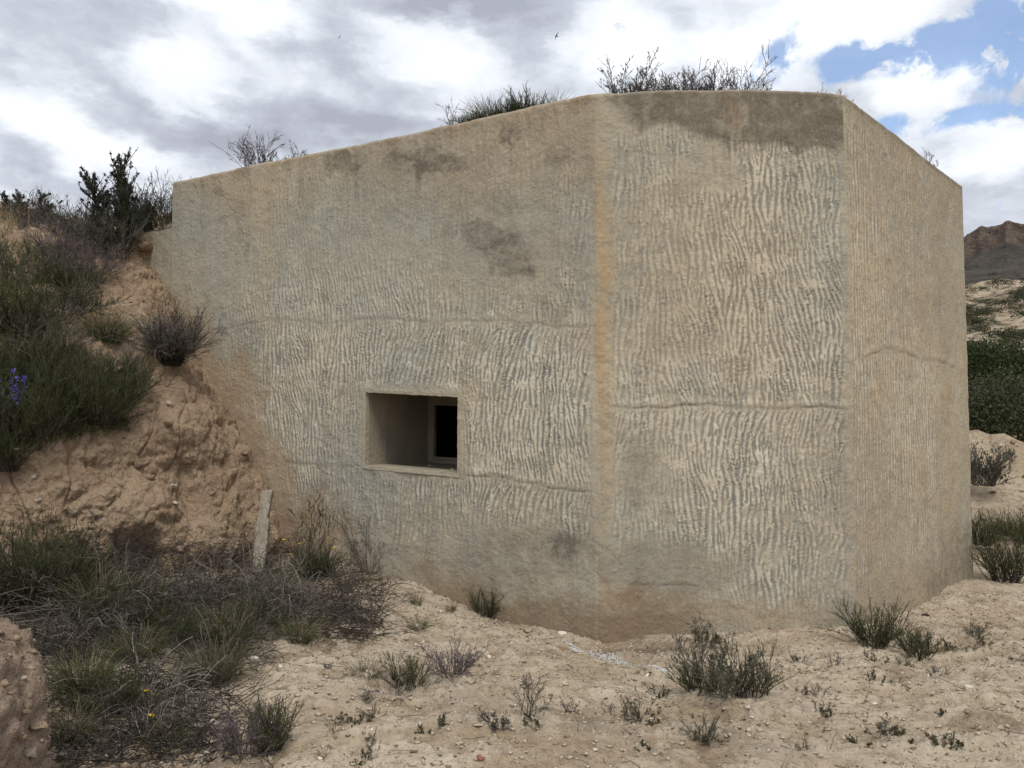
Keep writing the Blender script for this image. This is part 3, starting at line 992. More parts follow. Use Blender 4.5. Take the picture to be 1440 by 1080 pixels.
class Buf:
    def __init__(s):
        s.V, s.Q, s.T, s.R, s.o = [], [], [], [], 0

    def tubes(s, paths, r0, r1, r):
        N, K, _ = paths.shape
        tg = unit(np.gradient(paths, axis=1))
        ref = unit(r.normal(0, 1, (N, 1, 3)))
        a = unit(np.cross(tg, ref)); b = np.cross(tg, a)
        rr = (r0 + (r1 - r0) * np.linspace(0, 1, K))[None, :, None] * r.uniform(0.7, 1.3, (N, 1, 1))
        ring = [paths + rr * (math.cos(q) * a + math.sin(q) * b) for q in (0, 2.094, 4.189)]
        V = np.stack(ring, 2).reshape(-1, 3)
        i = np.arange(N)[:, None] * K * 3 + np.arange(K - 1)[None, :] * 3
        qs = [np.stack([i + e, i + (e + 1) % 3, i + 3 + (e + 1) % 3, i + 3 + e], -1).reshape(-1, 4) for e in range(3)]
        s.V.append(V); s.Q.append(np.concatenate(qs) + s.o)
        s.R.append(np.repeat(r.uniform(0, 1, N), K * 3)); s.o += len(V)

    def leaves(s, p, d, L, W, r):
        n = len(p)
        d = unit(d)
        side = unit(np.cross(d, r.normal(0, 1, (n, 3))))
        nn = np.cross(side, d)
        L = (L * r.uniform(.6, 1.3, n))[:, None]; W = (W * r.uniform(.7, 1.3, n))[:, None]
        V = np.stack([p, p + d * L * .5 + side * W * .5 + nn * L * .08, p + d * L, p + d * L * .5 - side * W * .5 + nn * L * .08], 1).reshape(-1, 3)
        s.V.append(V); s.Q.append(np.arange(4 * n).reshape(-1, 4) + s.o)
        s.R.append(np.repeat(r.uniform(0, 1, n), 4)); s.o += len(V)

    def along(s, paths, n, L, W, r, ang=0.8, t0=0.2, up=0.2):
        N, K, _ = paths.shape
        i = r.integers(0, N, n); t = r.uniform(t0, .999, n) * (K - 1); k = np.floor(t).astype(int); f = (t - k)[:, None]
        p = paths[i, k] * (1 - f) + paths[i, k + 1] * f
        d = unit(paths[i, k + 1] - paths[i, k]) + ang * unit(r.normal(0, 1, (n, 3))) + np.array([0, 0, up])
        s.leaves(p, d, L, W, r)

    def build(s, name, mat, parent=None):
        return mesh_np(name, np.concatenate(s.V), np.concatenate(s.Q), mat=mat, parent=parent, smooth=True,
                       attrs=dict(rnd=np.concatenate(s.R)))


def flowers(r, pts, size, mat, parent, name='flower'):
    b = Buf()
    for p in pts:
        n = 7
        a = r.uniform(0, 6.28) + np.arange(n) * 6.283 / n
        d = np.stack([np.cos(a), np.sin(a), np.full(n, 0.5)], -1)
        b.leaves(np.repeat(p[None], n, 0), d, size, size * .7, r)
    return b.build(name, mat, parent)


PX_T = 0.0018          # thinnest twig radius that still reads


def plant(kind, name, loc, h, wd, label, cat, seed, group=None, lean=(0, 0), dens=1.0, flower=None, stem_mat=None, leaf_mat=None, thick=1.0):
    """h height, wd half width in metres"""
    r = np.random.default_rng(seed)
    e = empty(name, loc, label, cat, group)
    sp = math.atan2(wd, h)
    Lh = math.hypot(h, wd * 0.7)
    tk = thick
    lf = tk * min(1.0, max(.42, .35 + h * .9))
    tk = tk * min(1.0, max(.55, .4 + h))
    if kind == 'tuft':                       # grass blades
        b = Buf()
        n = int(190 * dens)
        s1 = stems(r, n, Lh * 1.05, min(1.4, sp * 1.35), 0.10, 7, 0.30, wd * .45, lean, .6)
        b.tubes(s1, .0025 * tk, .0008 * tk, r)
        b.build('blades', leaf_mat or M_GRASS, e)
        b = Buf(); s2 = stems(r, int(40 * dens), Lh * 1.0, sp * 1.2, 0.10, 6, 0.2, wd * .3, lean)
        b.tubes(s2, .0026 * tk, .0010 * tk, r)
        b.build('dry_stalks', stem_mat or M_STRAW, e)
    elif kind == 'dry':                      # leafless twiggy bush
        b = Buf()
        s1 = stems(r, int(34 * dens), Lh, min(1.5, sp * 1.4), 0.16, 8, 0.0, wd * .3, lean, .6)
        b.tubes(s1, .0040 * tk, .0018 * tk, r)
        if dens >= .9:                       # on thin weeds stems and twigs are one growth
            b.build('stems', stem_mat or M_TWIG, e)
            b = Buf()
        s2 = branch(r, s1, int(170 * dens), .5, .8, .14, 6, .1)
        s3 = branch(r, s2, int(900 * dens), .5, .9, .18, 4, .05)
        b.tubes(s2, .0026 * tk, .0014 * tk, r); b.tubes(s3, .0018 * tk, .0010 * tk, r)
        b.build('twigs', leaf_mat or stem_mat or M_TWIG, e)
    elif kind == 'broom':                    # fine green upright shoots with needle leaves
        b = Buf()
        s1 = stems(r, int(46 * dens), Lh, min(1.45, sp * 1.45), 0.15, 8, -0.05, wd * .45, lean, .65)
        b.tubes(s1, .0045 * tk, .0018 * tk, r)
        b.build('stems', stem_mat or M_DTWIG, e)
        b = Buf()
        s2 = branch(r, s1, int(420 * dens), .45, .75, .14, 6, .25, .15)
        b.tubes(s2, .0024 * tk, .0010 * tk, r)
        b.along(s2, int(5200 * dens), .017 * lf, .0036 * lf, r, 1.1, .1)
        b.along(s1, int(900 * dens), .018 * lf, .0036 * lf, r, .9, .35)
        b.build('foliage', leaf_mat or M_BROOM, e)
    elif kind == 'leafy':                    # shrub with small leaves
        b = Buf()
        s1 = stems(r, int(26 * dens), Lh, min(1.45, sp * 1.4), 0.16, 8, -0.03, wd * .4, lean, .65)
        s2 = branch(r, s1, int(220 * dens), .5, .8, .14, 6, .15)
        b.tubes(s1, .0055 * tk, .0022 * tk, r); b.tubes(s2, .0030 * tk, .0014 * tk, r)
        b.build('stems', stem_mat or M_TWIG, e)
        b = Buf()
        s3 = branch(r, s2, int(300 * dens), .5, .8, .12, 4, .2)
        b.tubes(s3, .002 * tk, .001 * tk, r)
        b.along(s3, int(3000 * dens), .017 * lf, .0065 * lf, r, 1.0, .1)
        b.along(s2, int(1200 * dens), .017 * lf, .0065 * lf, r, 1.0, .3)
        b.build('foliage', leaf_mat or M_OLIVE, e)
    elif kind == 'brush':                    # sprawling dead brush
        b = Buf()
        s1 = stems(r, int(60 * dens), Lh * 1.3, sp * 1.25, 0.16, 9, 0.26, wd * .5, lean, .6, .45)
        b.tubes(s1, .0045 * tk, .0020 * tk, r)
        b.build('stems', stem_mat or M_TWIG, e)
        b = Buf()
        s2 = branch(r, s1, int(360 * dens), .45, .9, .18, 6, -.05)
        s3 = branch(r, s2, int(420 * dens), .5, 1.0, .18, 4, -.05)
        b.tubes(s2, .0030 * tk, .0015 * tk, r); b.tubes(s3, .0021 * tk, .0011 * tk, r)
        b.build('twigs', leaf_mat or M_TWIG, e)
    elif kind == 'juniper':                  # tall dark shrub, conical, with a trunk
        b = Buf()
        s0 = stems(r, 4, h * .95, .12, .06, 9, 0, wd * .1, lean, .25)
        s1 = branch(r, s0, int(64 * dens), .46, 1.0, .14, 7, .22, .04, .6)
        b.tubes(s0, .020 * tk, .006 * tk, r); b.tubes(s1, .009 * tk, .003 * tk, r)
        b.build('trunk', stem_mat or M_DTWIG, e)
        b = Buf()
        s2 = branch(r, s1, int(330 * dens), .5, .7, .12, 6, .35, .25)
        s3 = branch(r, s2, int(700 * dens), .5, .8, .12, 4, .3)
        b.tubes(s2, .0042 * tk, .0022 * tk, r)
        b.along(s3, int(11000 * dens), .024 * lf, .0055 * lf, r, 1.3, .0)
        b.along(s2, int(3500 * dens), .024 * lf, .0055 * lf, r, 1.3, .3)
        b.along(s0, int(500 * dens), .03 * lf, .008 * lf, r, 1.2, .6)
        b.build('foliage', leaf_mat or M_JUNI, e)
    if flower:
        n, mat, size = flower
        tops = stems(r, n, Lh * 1.15, sp * .9, .05, 6, 0, wd * .3, lean, .25)
        b = Buf(); b.tubes(tops, .002, .0013, r); b.build('flower_stem', leaf_mat or M_BROOM, e)
        if mat is M_BLU:
            for q in range(n):
                b = Buf(); b.along(tops[q:q + 1], 34, .034, .026, r, 1.2, .6); b.build('flower', mat, e)
        else:
            for q in range(n):
                flowers(r, [tops[q, -1]], size, mat, e)
    return e


seed_c = [1000]


def put(kind, name, px, py, hp, wp_, label, cat, depth=None, **kw):
    """plant rooted where the terrain is seen at photo pixel (px, py); hp, wp_ its height and half width there"""
    seed_c[0] += 1
    p = at(px, py, depth) if depth else hit(px, py)
    if p is None:
        p = at(px, py, 8.0)
    s = p[1] / F
    return plant(kind, name, p, hp * s, wp_ * s, label, cat, kw.pop('seed', seed_c[0]), **kw)


# --- bank, right beside the bunker
put('tuft', 'grass_tuft', 150, 480, 56, 36, 'bright green grass tuft on the bare earth bank left of the bunker', 'grass tuft', dens=2.6)
put('dry', 'dry_bush', 240, 512, 84, 46, 'dark grey round dry bush pressed against the bunker wall on the bank', 'bush', stem_mat=M_DTWIG, leaf_mat=M_TWIG, dens=6.5, lean=(.05, -.15))
# --- the green slope at the left edge
G = 'green shrubs covering the slope at the left edge'
put('broom', 'broom_shrub', 45, 610, 130, 80, 'dark green broom shrub overhanging the bare red earth, lowest on the left slope', 'shrub', group=G, dens=3.2)
put('broom', 'broom_shrub', 135, 595, 105, 62, 'dark green broom shrub at the lip of the bank, nearest to the bare earth face', 'shrub', group=G, dens=2.8)
put('broom', 'broom_shrub', 80, 545, 62, 52, 'olive shrub in the middle of the left slope behind the dark broom', 'shrub', group=G, dens=2.2, leaf_mat=M_OLIVE, stem_mat=M_TWIG)
put('leafy', 'leafy_shrub', 40, 520, 80, 60, 'dense olive bush beside the blue flower on the left slope', 'shrub', dens=2.6, leaf_mat=M_GRASS)
put('broom', 'broom_shrub', 20, 455, 80, 75, 'bright green shrub at the left edge below the dry grass', 'shrub', group=G, dens=2.6, leaf_mat=M_GRASS)
put('leafy', 'leafy_shrub', 90, 440, 70, 70, 'dark green leafy shrub under the purplish bush on the bank', 'shrub', group=G, dens=2.2, leaf_mat=M_BROOM)
put('leafy', 'leafy_shrub', 45, 475, 60, 46, 'olive leafy bush above the dark broom on the left slope', 'shrub', dens=2.4, leaf_mat=M_OLIVE)
put('leafy', 'leafy_shrub', 30, 395, 60, 60, 'olive leafy shrub at the left edge just under the dry grass crest', 'shrub', group=G, dens=2.2)
put('dry', 'dry_bush', 128, 395, 55, 48, 'purplish grey leafless bush on the bank under the tall juniper', 'bush', stem_mat=M_PTWIG, leaf_mat=M_PTWIG, dens=2.4)
put('dry', 'dry_bush', 85, 372, 70, 46, 'purplish twiggy bush left of the tall juniper', 'bush', stem_mat=M_PTWIG, leaf_mat=M_PTWIG, dens=2.2)
put('broom', 'broom_shrub', 5, 660, 90, 40, 'dark broom shrub at the left edge above the bare soil', 'shrub', group=G, dens=2.2)
put('leafy', 'flowering_weed', 14, 628, 108, 20, 'blue flowered weed standing in the green slope at the left edge', 'flower', dens=.5, flower=(4, M_BLU, .03), leaf_mat=M_GRASS)
put('broom', 'broom_shrub', 175, 560, 60, 36, 'small dark green shrub hanging over the earth face, rightmost on the slope', 'shrub', group=G, dens=1.8)
put('dry', 'dry_bush', 175, 520, 36, 30, 'small grey twiggy bush at the right border of the green slope', 'bush', dens=1.4, stem_mat=M_TWIG)
put('dry', 'dry_bush', 75, 500, 50, 46, 'grey dead bush caught between the green shrubs of the left slope', 'bush', dens=1.4, stem_mat=M_TWIG)
for px, py, hp, lab in ((-70, 600, 100, 'dark broom shrub beyond the left edge, level with the lower green shrubs'), (-150, 540, 110, 'olive broom shrub beyond the left edge, middle of the slope'), (-80, 470, 90, 'green shrub beyond the left edge near the bright green one'),
                        (-230, 480, 110, 'broom shrub far beyond the left edge on the upper slope'), (-120, 400, 80, 'rounded shrub beyond the left edge under the crest'), (-260, 600, 100, 'broom shrub far beyond the left edge low on the slope')):
    if hit(px, py) is not None: put('broom', 'broom_shrub', px, py, hp, 75, lab, 'shrub', group=G, dens=2.4, leaf_mat=M_GRASS if px % 20 else M_BROOM)
# fine roots hanging out of the earth face
r = np.random.default_rng(12)
P_ = []
while len(P_) < 150:
    px, py = r.uniform(0, 375), r.uniform(490, 770)
    if px < np.interp(py, [490, 560, 600, 660], [150, 190, 190, 20]): continue
    p = hit(px, py)
    if p is not None and p[2] > .35 and p[1] > 6: P_.append(p)
P_ = np.array(P_); n = len(P_)
dirs = np.stack([r.normal(0, .6, n), np.full(n, -.5), r.normal(-.5, .5, n)], -1)
pp = [P_]
L = r.uniform(.06, .32, n)
for k in range(6):
    dirs = unit(dirs + .30 * r.normal(0, 1, (n, 3)) + np.array([0, .10 * k, -.12]))
    pp.append(pp[-1] + dirs * (L / 6)[:, None])
b = Buf(); b.tubes(np.stack(pp, 1), .0028, .0012, r)
tag(b.build('roots', M_TWIG), 'fine dry roots hanging out of the bare earth face', 'roots', kind='stuff')

# --- crest of the bank
put('juniper', 'juniper_shrub', 178, 350, 128, 44, 'tallest dark juniper shrub on the bank, pointed, against the sky', 'shrub', dens=1.8, seed=1018)
put('juniper', 'juniper_shrub', 142, 352, 112, 32, 'second dark juniper shrub just left of the tallest one', 'shrub', dens=1.5, seed=1019)
put('juniper', 'juniper_shrub', 60, 340, 70, 34, 'small dark juniper shrub on the crest further left', 'shrub', depth=11.5, dens=1.0)
put('leafy', 'leafy_shrub', 228, 330, 66, 34, 'olive green shrub squeezed between the juniper and the bunker corner', 'shrub', depth=10.6, dens=2.0, leaf_mat=M_BROOM)
put('dry', 'dry_bush', 246, 320, 78, 34, 'thin leafless bush rising behind the stepped left corner of the bunker', 'bush', depth=11.2, dens=.8, stem_mat=M_PTWIG, leaf_mat=M_PTWIG)
put('dry', 'dry_bush', 10, 325, 52, 44, 'leafless bush on the crest at the left edge of the picture', 'bush', depth=11.6, dens=1.4, stem_mat=M_PTWIG, leaf_mat=M_PTWIG)
put('leafy', 'leafy_shrub', 105, 338, 48, 38, 'low dark shrub on the crest between the two groups of junipers', 'shrub', depth=11.0, dens=1.6, leaf_mat=M_JUNI)
put('juniper', 'juniper_shrub', 205, 345, 74, 30, 'low dark juniper shrub at the right foot of the tallest one', 'shrub', depth=10.0, dens=1.0)
put('juniper', 'juniper_shrub', 22, 330, 62, 40, 'dark bushy shrub on the crest near the left picture edge', 'shrub', depth=11.8, dens=1.1)
put('leafy', 'leafy_shrub', 72, 345, 52, 44, 'dark dense shrub on the crest just behind the purplish twiggy bush', 'shrub', depth=10.8, dens=2.4, leaf_mat=M_JUNI)
put('leafy', 'leafy_shrub', 118, 352, 60, 34, 'dark ragged shrub filling the gap left of the second juniper', 'shrub', depth=10.2, dens=2.0, leaf_mat=M_JUNI)
put('dry', 'dry_bush', 48, 330, 64, 40, 'bare twiggy bush poking out of the dark belt on the crest', 'bush', depth=11.4, dens=1.6, stem_mat=M_PTWIG, leaf_mat=M_DTWIG)
put('leafy', 'leafy_shrub', 160, 362, 70, 40, 'dark shrub at the foot of the two junipers on the bank', 'shrub', dens=2.6, leaf_mat=M_JUNI)
put('broom', 'broom_shrub', 95, 405, 46, 46, 'rounded dark green bush below the purplish bushes on the bank', 'shrub', group=G, dens=2.2)
put('broom', 'broom_shrub', 10, 545, 70, 50, 'rounded dark bush under the blue flowers at the left edge', 'shrub', group=G, dens=2.2)
put('leafy', 'leafy_shrub', 92, 342, 62, 40, 'dark twiggy shrub on the skyline midway between the left edge and the junipers', 'shrub', depth=11.3, dens=2.4, leaf_mat=M_JUNI, stem_mat=M_PTWIG)
put('leafy', 'leafy_shrub', 40, 345, 66, 46, 'broad dark shrub on the skyline close to the dry grass', 'shrub', depth=11.5, dens=2.4, leaf_mat=M_JUNI)
put('leafy', 'leafy_shrub', 198, 346, 86, 34, 'dark shrub filling the skyline right of the tallest juniper', 'shrub', depth=10.2, dens=2.2, leaf_mat=M_JUNI)
# dry grass on the crest
r = np.random.default_rng(5)
b = Buf()
pts = []
for q in range(420):
    p = drop(r.uniform(-9.5, -5.2), r.uniform(8.6, 13.5))
    if p is not None and p[2] > 3.6 and (p[0] / p[1] < -.615 or r.uniform() < .12): pts.append(p)
pts = np.array(pts)
s1 = stems(r, len(pts) * 6, .42, .5, .08, 6, .15, .12)
s1 = s1 + np.repeat(pts, 6, 0)[:, None, :]
b.tubes(s1, .004, .0015, r)
tag(b.build('dry_grass', M_STRAW), 'pale dry grass on the crest of the bank at the left', 'grass', kind='stuff')

# fine green growth carpeting the slope between the shrubs
r = np.random.default_rng(6)
pts = []
while len(pts) < 1800:
    px, py = r.uniform(-60, 205), r.uniform(345, 625)
    if px > np.interp(py, [345, 400, 430, 475, 505, 560, 600, 625], [120, 125, 95, 80, 150, 185, 185, 60]): continue
    p = hit(px, py)
    if p is not None: pts.append(p)
pts = np.array(pts)
b = Buf()
s1 = stems(r, len(pts) * 8, .15, 1.0, .12, 6, .15, .10) + np.repeat(pts, 8, 0)[:, None, :]
b.tubes(s1, .0032, .0010, r)
tag(b.build('green_grass', M_GRASS), 'green grassy growth carpeting the left slope between the shrubs', 'grass', kind='stuff')

# --- roof of the bunker
def roof_plant(kind, name, px, ytop, wpx, label, cat, back=0.45, **kw):
    seed_c[0] += 1
    d = ray(px, 300)
    best = None
    for k in range(4):                    # distance of the facet at this bearing
        a_, b2 = path[k], path[k + 1]
        M = np.array([[d[0], -(b2 - a_)[0]], [d[1], -(b2 - a_)[1]]])
        try: t, q = np.linalg.solve(M, a_)
        except Exception: continue
        if 0 <= q <= 1: best = t * d[1]
    best = (best or 9.0) + back
    x = d[0] / d[1] * best
    top = at(px, ytop, best)
    h = max(.12, top[2] - ZT + 0.02)
    return plant(kind, name, (x, best, ZT - 0.03), h, wpx * best / F, label, cat, seed_c[0], **kw)


RG = 'dry shrubs along the bunker roof edge'
roof_plant('dry', 'dry_bush', 368, 186, 52, 'pinkish grey leafless bush on the low left end of the bunker roof', 'bush', stem_mat=M_PTWIG, leaf_mat=M_PTWIG, dens=1.5, thick=1.2)
roof_plant('dry', 'dry_bush', 412, 196, 24, 'small leafless bush just right of the pinkish bush on the roof', 'bush', stem_mat=M_PTWIG, leaf_mat=M_PTWIG, dens=.6, thick=1.2)
roof_plant('tuft', 'grass_tuft', 690, 134, 34, 'dark green grass tuft leaning left on the bunker roof edge', 'grass tuft', dens=3.4, leaf_mat=M_BROOM, thick=1.3, lean=(-.2, 0))
roof_plant('broom', 'broom_shrub', 740, 126, 24, 'dark green upright shrub right of the grass tuft on the roof', 'shrub', dens=2.6, thick=1.2)
roof_plant('tuft', 'grass_tuft', 778, 124, 16, 'small spiky grass tuft on the roof short of the bunker corner', 'grass tuft', dens=1.0, leaf_mat=M_OLIVE, thick=1.3)
roof_plant('dry', 'dry_bush', 648, 140, 26, 'sparse dry weed at the left of the roof grass tuft', 'weed', dens=.5, thick=1.2)
roof_plant('leafy', 'leafy_shrub', 872, 84, 34, 'dense dark shrub on the roof right above the bunker corner', 'shrub', group=RG, dens=.7, leaf_mat=M_JUNI)
roof_plant('dry', 'dry_bush', 915, 92, 34, 'purplish twiggy bush second from the corner on the roof', 'bush', group=RG, dens=1.2, stem_mat=M_PTWIG, leaf_mat=M_PTWIG, thick=1.2)
roof_plant('leafy', 'leafy_shrub', 950, 82, 34, 'tallest twiggy shrub in the middle of the roof edge', 'shrub', group=RG, dens=.5, leaf_mat=M_GREYLEAF, stem_mat=M_PTWIG)
roof_plant('dry', 'dry_bush', 988, 96, 32, 'brownish twiggy bush right of the tallest roof shrub', 'bush', group=RG, dens=1.3, stem_mat=M_PTWIG, leaf_mat=M_PTWIG, thick=1.2)
roof_plant('leafy', 'leafy_shrub', 1022, 102, 28, 'low dark shrub on the roof before the last upright branch', 'shrub', group=RG, dens=.5, leaf_mat=M_JUNI)
roof_plant('dry', 'dry_bush', 1045, 80, 22, 'narrow upright branchy bush at the right of the roof row', 'bush', group=RG, dens=.7, stem_mat=M_PTWIG, leaf_mat=M_PTWIG, thick=1.2)
roof_plant('dry', 'dry_bush', 1075, 108, 24, 'low thin twigs at the right end of the roof row', 'bush', group=RG, dens=.7, stem_mat=M_PTWIG, leaf_mat=M_PTWIG, thick=1.1)
roof_plant('leafy', 'leafy_shrub', 890, 104, 30, 'low dense dark shrub between the corner shrub and its purplish neighbour on the roof', 'shrub', group=RG, back=.3, dens=1.2, leaf_mat=M_JUNI)
roof_plant('leafy', 'leafy_shrub', 935, 108, 30, 'low dark shrub at the foot of the tallest roof shrub, left side', 'shrub', group=RG, back=.3, dens=1.0, leaf_mat=M_GREYLEAF)
roof_plant('dry', 'dry_bush', 970, 104, 32, 'low dense purplish bush at the foot of the tallest roof shrub, right side', 'bush', group=RG, back=.3, dens=1.6, stem_mat=M_PTWIG, leaf_mat=M_PTWIG, thick=1.2)
roof_plant('dry', 'dry_bush', 1005, 106, 30, 'low dense bush in front of the brownish twiggy roof bush', 'bush', group=RG, back=.3, dens=1.5, stem_mat=M_PTWIG, leaf_mat=M_PTWIG, thick=1.2)
roof_plant('broom', 'broom_shrub', 715, 142, 30, 'dark green low shrub filling the space between roof tuft and upright shrub', 'shrub', dens=3.0, thick=1.2)
roof_plant('broom', 'broom_shrub', 672, 150, 26, 'dark green low shrub at the left foot of the roof grass tuft', 'shrub', dens=1.2, thick=1.2)
roof_plant('dry', 'dry_weed', 1165, 112, 26, 'thin dry weed on the roof by the right hand corner', 'weed', dens=.25, stem_mat=M_STRAW, leaf_mat=M_STRAW, thick=1.2)
roof_plant('dry', 'dry_weed', 1190, 116, 16, 'tiny dry weed exactly at the right roof corner', 'weed', dens=.2, stem_mat=M_STRAW, leaf_mat=M_STRAW, thick=1.2)
roof_plant('dry', 'dry_weed', 1312, 204, 16, 'small reddish twig on the sloping right roof edge', 'weed', dens=.2, back=.3, stem_mat=M_PTWIG, leaf_mat=M_PTWIG, thick=1.2)

# --- foot of the bank: dead brush and tufts
BG = 'dead brush heaped at the foot of the bank'
for i, (px, py, hp, wp_, lab, kw) in enumerate((
        (60, 850, 110, 70, 'dark dead brush at the left edge in the hollow under the bank', dict(stem_mat=M_DTWIG, leaf_mat=M_DTWIG, dens=1.7)),
        (150, 870, 90, 90, 'grey dead brush under the hollow in the earth face', dict(dens=1.6)),
        (240, 850, 85, 85, 'tangled grey brush below the middle of the earth face', dict(dens=1.6, leaf_mat=M_DTWIG)),
        (320, 850, 76, 76, 'tangled dead brush left of the leaning plank', dict(dens=1.6)),
        (390, 868, 66, 70, 'bleached dead brush in front of the leaning plank', dict(dens=1.4, leaf_mat=M_TWIG, stem_mat=M_PALE)),
        (455, 868, 58, 58, 'dark dead brush at the right end of the heap near the wall', dict(dens=1.5, leaf_mat=M_DTWIG)),
        (200, 985, 75, 75, 'bleached grey brush lying between two green tufts in the left foreground', dict(dens=1.4, stem_mat=M_PALE)),
        (90, 925, 80, 60, 'dark dead brush beside the crumbled earth at the left edge', dict(stem_mat=M_DTWIG, dens=1.4)),
        (330, 925, 55, 70, 'low dead brush on the pale soil at the edge of the heap', dict(dens=1.0)),
        (215, 1035, 45, 60, 'low bleached brush with a yellow flower at the bottom left', dict(dens=.9, stem_mat=M_PALE)))):
    put('brush', 'dead_brush', px, py, hp, wp_, lab, 'dead brush', group=BG, **kw)
put('tuft', 'grass_tuft', 135, 870, 80, 40, 'green grass tuft in the dead brush under the earth hollow', 'grass tuft', dens=1.6, leaf_mat=M_GRASS)
put('tuft', 'grass_tuft', 115, 975, 75, 42, 'green grass tuft next to the crumbled earth at the left edge', 'grass tuft', dens=2.2)
put('tuft', 'grass_tuft', 300, 960, 75, 46, 'olive grass tuft on the edge of the dead brush', 'grass tuft', dens=1.8, leaf_mat=M_OLIVE)
put('tuft', 'grass_tuft', 195, 930, 60, 36, 'dark green grass tuft between the brush heaps', 'grass tuft', dens=1.4)
put('tuft', 'grass_tuft', 100, 1035, 50, 44, 'yellow green grass tuft at the bottom left beside the earth lump', 'grass tuft', dens=1.6, leaf_mat=M_OLIVE)
put('tuft', 'grass_tuft', 240, 1040, 42, 36, 'green grass tuft with a yellow flower at the bottom left', 'grass tuft', dens=1.3, flower=(1, M_YEL, .020))
put('tuft', 'grass_tuft', 205, 1000, 36, 30, 'short grass tuft with one yellow flower in the bleached brush', 'grass tuft', dens=1.0, flower=(1, M_YEL, .020))
put('broom', 'broom_shrub', 30, 860, 150, 44, 'dark green broom shrub in the shade under the bank at the left edge', 'shrub', dens=1.6)
put('dry', 'dry_bush', 345, 1062, 78, 46, 'purplish grey thorny bush in the left foreground', 'bush', dens=1.6, stem_mat=M_PTWIG, leaf_mat=M_PTWIG)
put('broom', 'broom_shrub', 378, 1058, 80, 26, 'upright olive shrub growing out of the thorny foreground bush', 'shrub', dens=1.2, leaf_mat=M_OLIVE)
put('broom', 'broom_shrub', 445, 812, 52, 30, 'green shrub with yellow flowers at the wall right of the plank', 'shrub', dens=1.5, flower=(3, M_YEL, .026))
put('leafy', 'tall_weed', 437, 815, 122, 14, 'tall narrow weed standing before the wall right of the plank', 'weed', dens=.35)
put('dry', 'dry_bush', 520, 805, 92, 40, 'thin leafless bush against the wall under the opening', 'bush', dens=.7, lean=(.12, 0))
put('dry', 'dry_bush', 490, 830, 40, 34, 'sparse grey twigs at the edge of the brush below the opening', 'bush', dens=.8)
put('leafy', 'flowering_weed', 400, 845, 80, 26, 'bleached weed with tiny yellow flowers beside the plank', 'flower', dens=.4, flower=(4, M_YEL, .020), stem_mat=M_PALE)
put('broom', 'broom_shrub', 85, 845, 92, 55, 'dark green shrub behind the crumbled earth lump, half in the dead brush', 'shrub', dens=1.8)
put('broom', 'broom_shrub', 250, 905, 62, 48, 'dark green shrub in the middle of the dead brush heap', 'shrub', dens=1.4)
put('broom', 'broom_shrub', 150, 1000, 66, 50, 'dark green shrub among bleached stems in the left foreground', 'shrub', dens=1.5)
put('tuft', 'grass_tuft', 320, 905, 62, 40, 'dark green grass tuft left of the plank foot in the dead brush', 'grass tuft', dens=1.4, leaf_mat=M_BROOM)
put('brush', 'dead_brush', 120, 1050, 46, 60, 'dark dead brush at the bottom left beside the yellow green tuft', 'dead brush', group=BG, dens=1.2, leaf_mat=M_DTWIG)
put('leafy', 'leafy_shrub', 350, 880, 60, 46, 'dark green bush between dead brush and the bright ground left of centre', 'shrub', dens=1.4, leaf_mat=M_BROOM)
put('broom', 'broom_shrub', 190, 880, 70, 50, 'dark green shrub at the foot of the earth face under its hollow', 'shrub', dens=1.6)
put('tuft', 'grass_tuft', 420, 900, 46, 34, 'green grass tuft at the right end of the dead brush', 'grass tuft', dens=1.2)
# --- along the wall
W = 'weeds at the foot of the bunker wall'
put('tuft', 'small_weed', 585, 850, 30, 13, 'small upright weed at the wall under the opening', 'weed', dens=.4, group=W, leaf_mat=M_OLIVE)
put('tuft', 'small_weed', 633, 858, 20, 11, 'tiny dark weed on the pale ledge by the wall', 'weed', dens=.35, group=W, leaf_mat=M_BROOM)
put('broom', 'green_weed', 682, 866, 46, 20, 'dark green bushy weed against the brown wall base', 'weed', dens=.9, group=W)
put('broom', 'green_weed', 698, 868, 28, 14, 'short weed right beside the bushy one at the wall base', 'weed', dens=.5, group=W)
put('tuft', 'grass_tuft', 588, 880, 22, 24, 'flat green grass tuft on the ground below the opening', 'grass tuft', dens=.7)
put('tuft', 'grass_tuft', 515, 950, 30, 34, 'sprawling green grass in the middle of the pale ground', 'grass tuft', dens=.8, leaf_mat=M_OLIVE)
put('broom', 'broom_shrub', 572, 965, 52, 36, 'green shrub left of the purplish clump in the centre foreground', 'shrub', dens=1.1, leaf_mat=M_OLIVE)
put('dry', 'dry_bush', 635, 950, 52, 38, 'purplish grey clump in the centre foreground', 'bush', dens=1.5, stem_mat=M_PTWIG, leaf_mat=M_PTWIG)
put('brush', 'dead_brush', 545, 978, 24, 40, 'low dead brush before the green shrub in the centre foreground', 'dead brush', dens=.7)
put('dry', 'bare_weed', 740, 1005, 62, 26, 'upright bare stalked weed in the centre foreground', 'weed', dens=.35)
put('leafy', 'small_weed', 700, 1015, 26, 28, 'dark low weed left of the bare stalks', 'weed', dens=.5, leaf_mat=M_GREYLEAF)
put('dry', 'bare_weed', 800, 1002, 22, 18, 'tiny dry weed right of the bare stalks', 'weed', dens=.3)
put('leafy', 'low_shrub', 905, 1012, 28, 42, 'low olive shrub on the brown soil in the foreground', 'shrub', dens=.9)
put('broom', 'low_shrub', 990, 1035, 30, 28, 'low grey green weed at the lower right of the centre', 'weed', dens=.6, leaf_mat=M_GREYLEAF)
put('leafy', 'leafy_shrub', 1020, 972, 78, 62, 'large grey green shrub in front of the bunker', 'shrub', dens=1.7, leaf_mat=M_GREYLEAF)
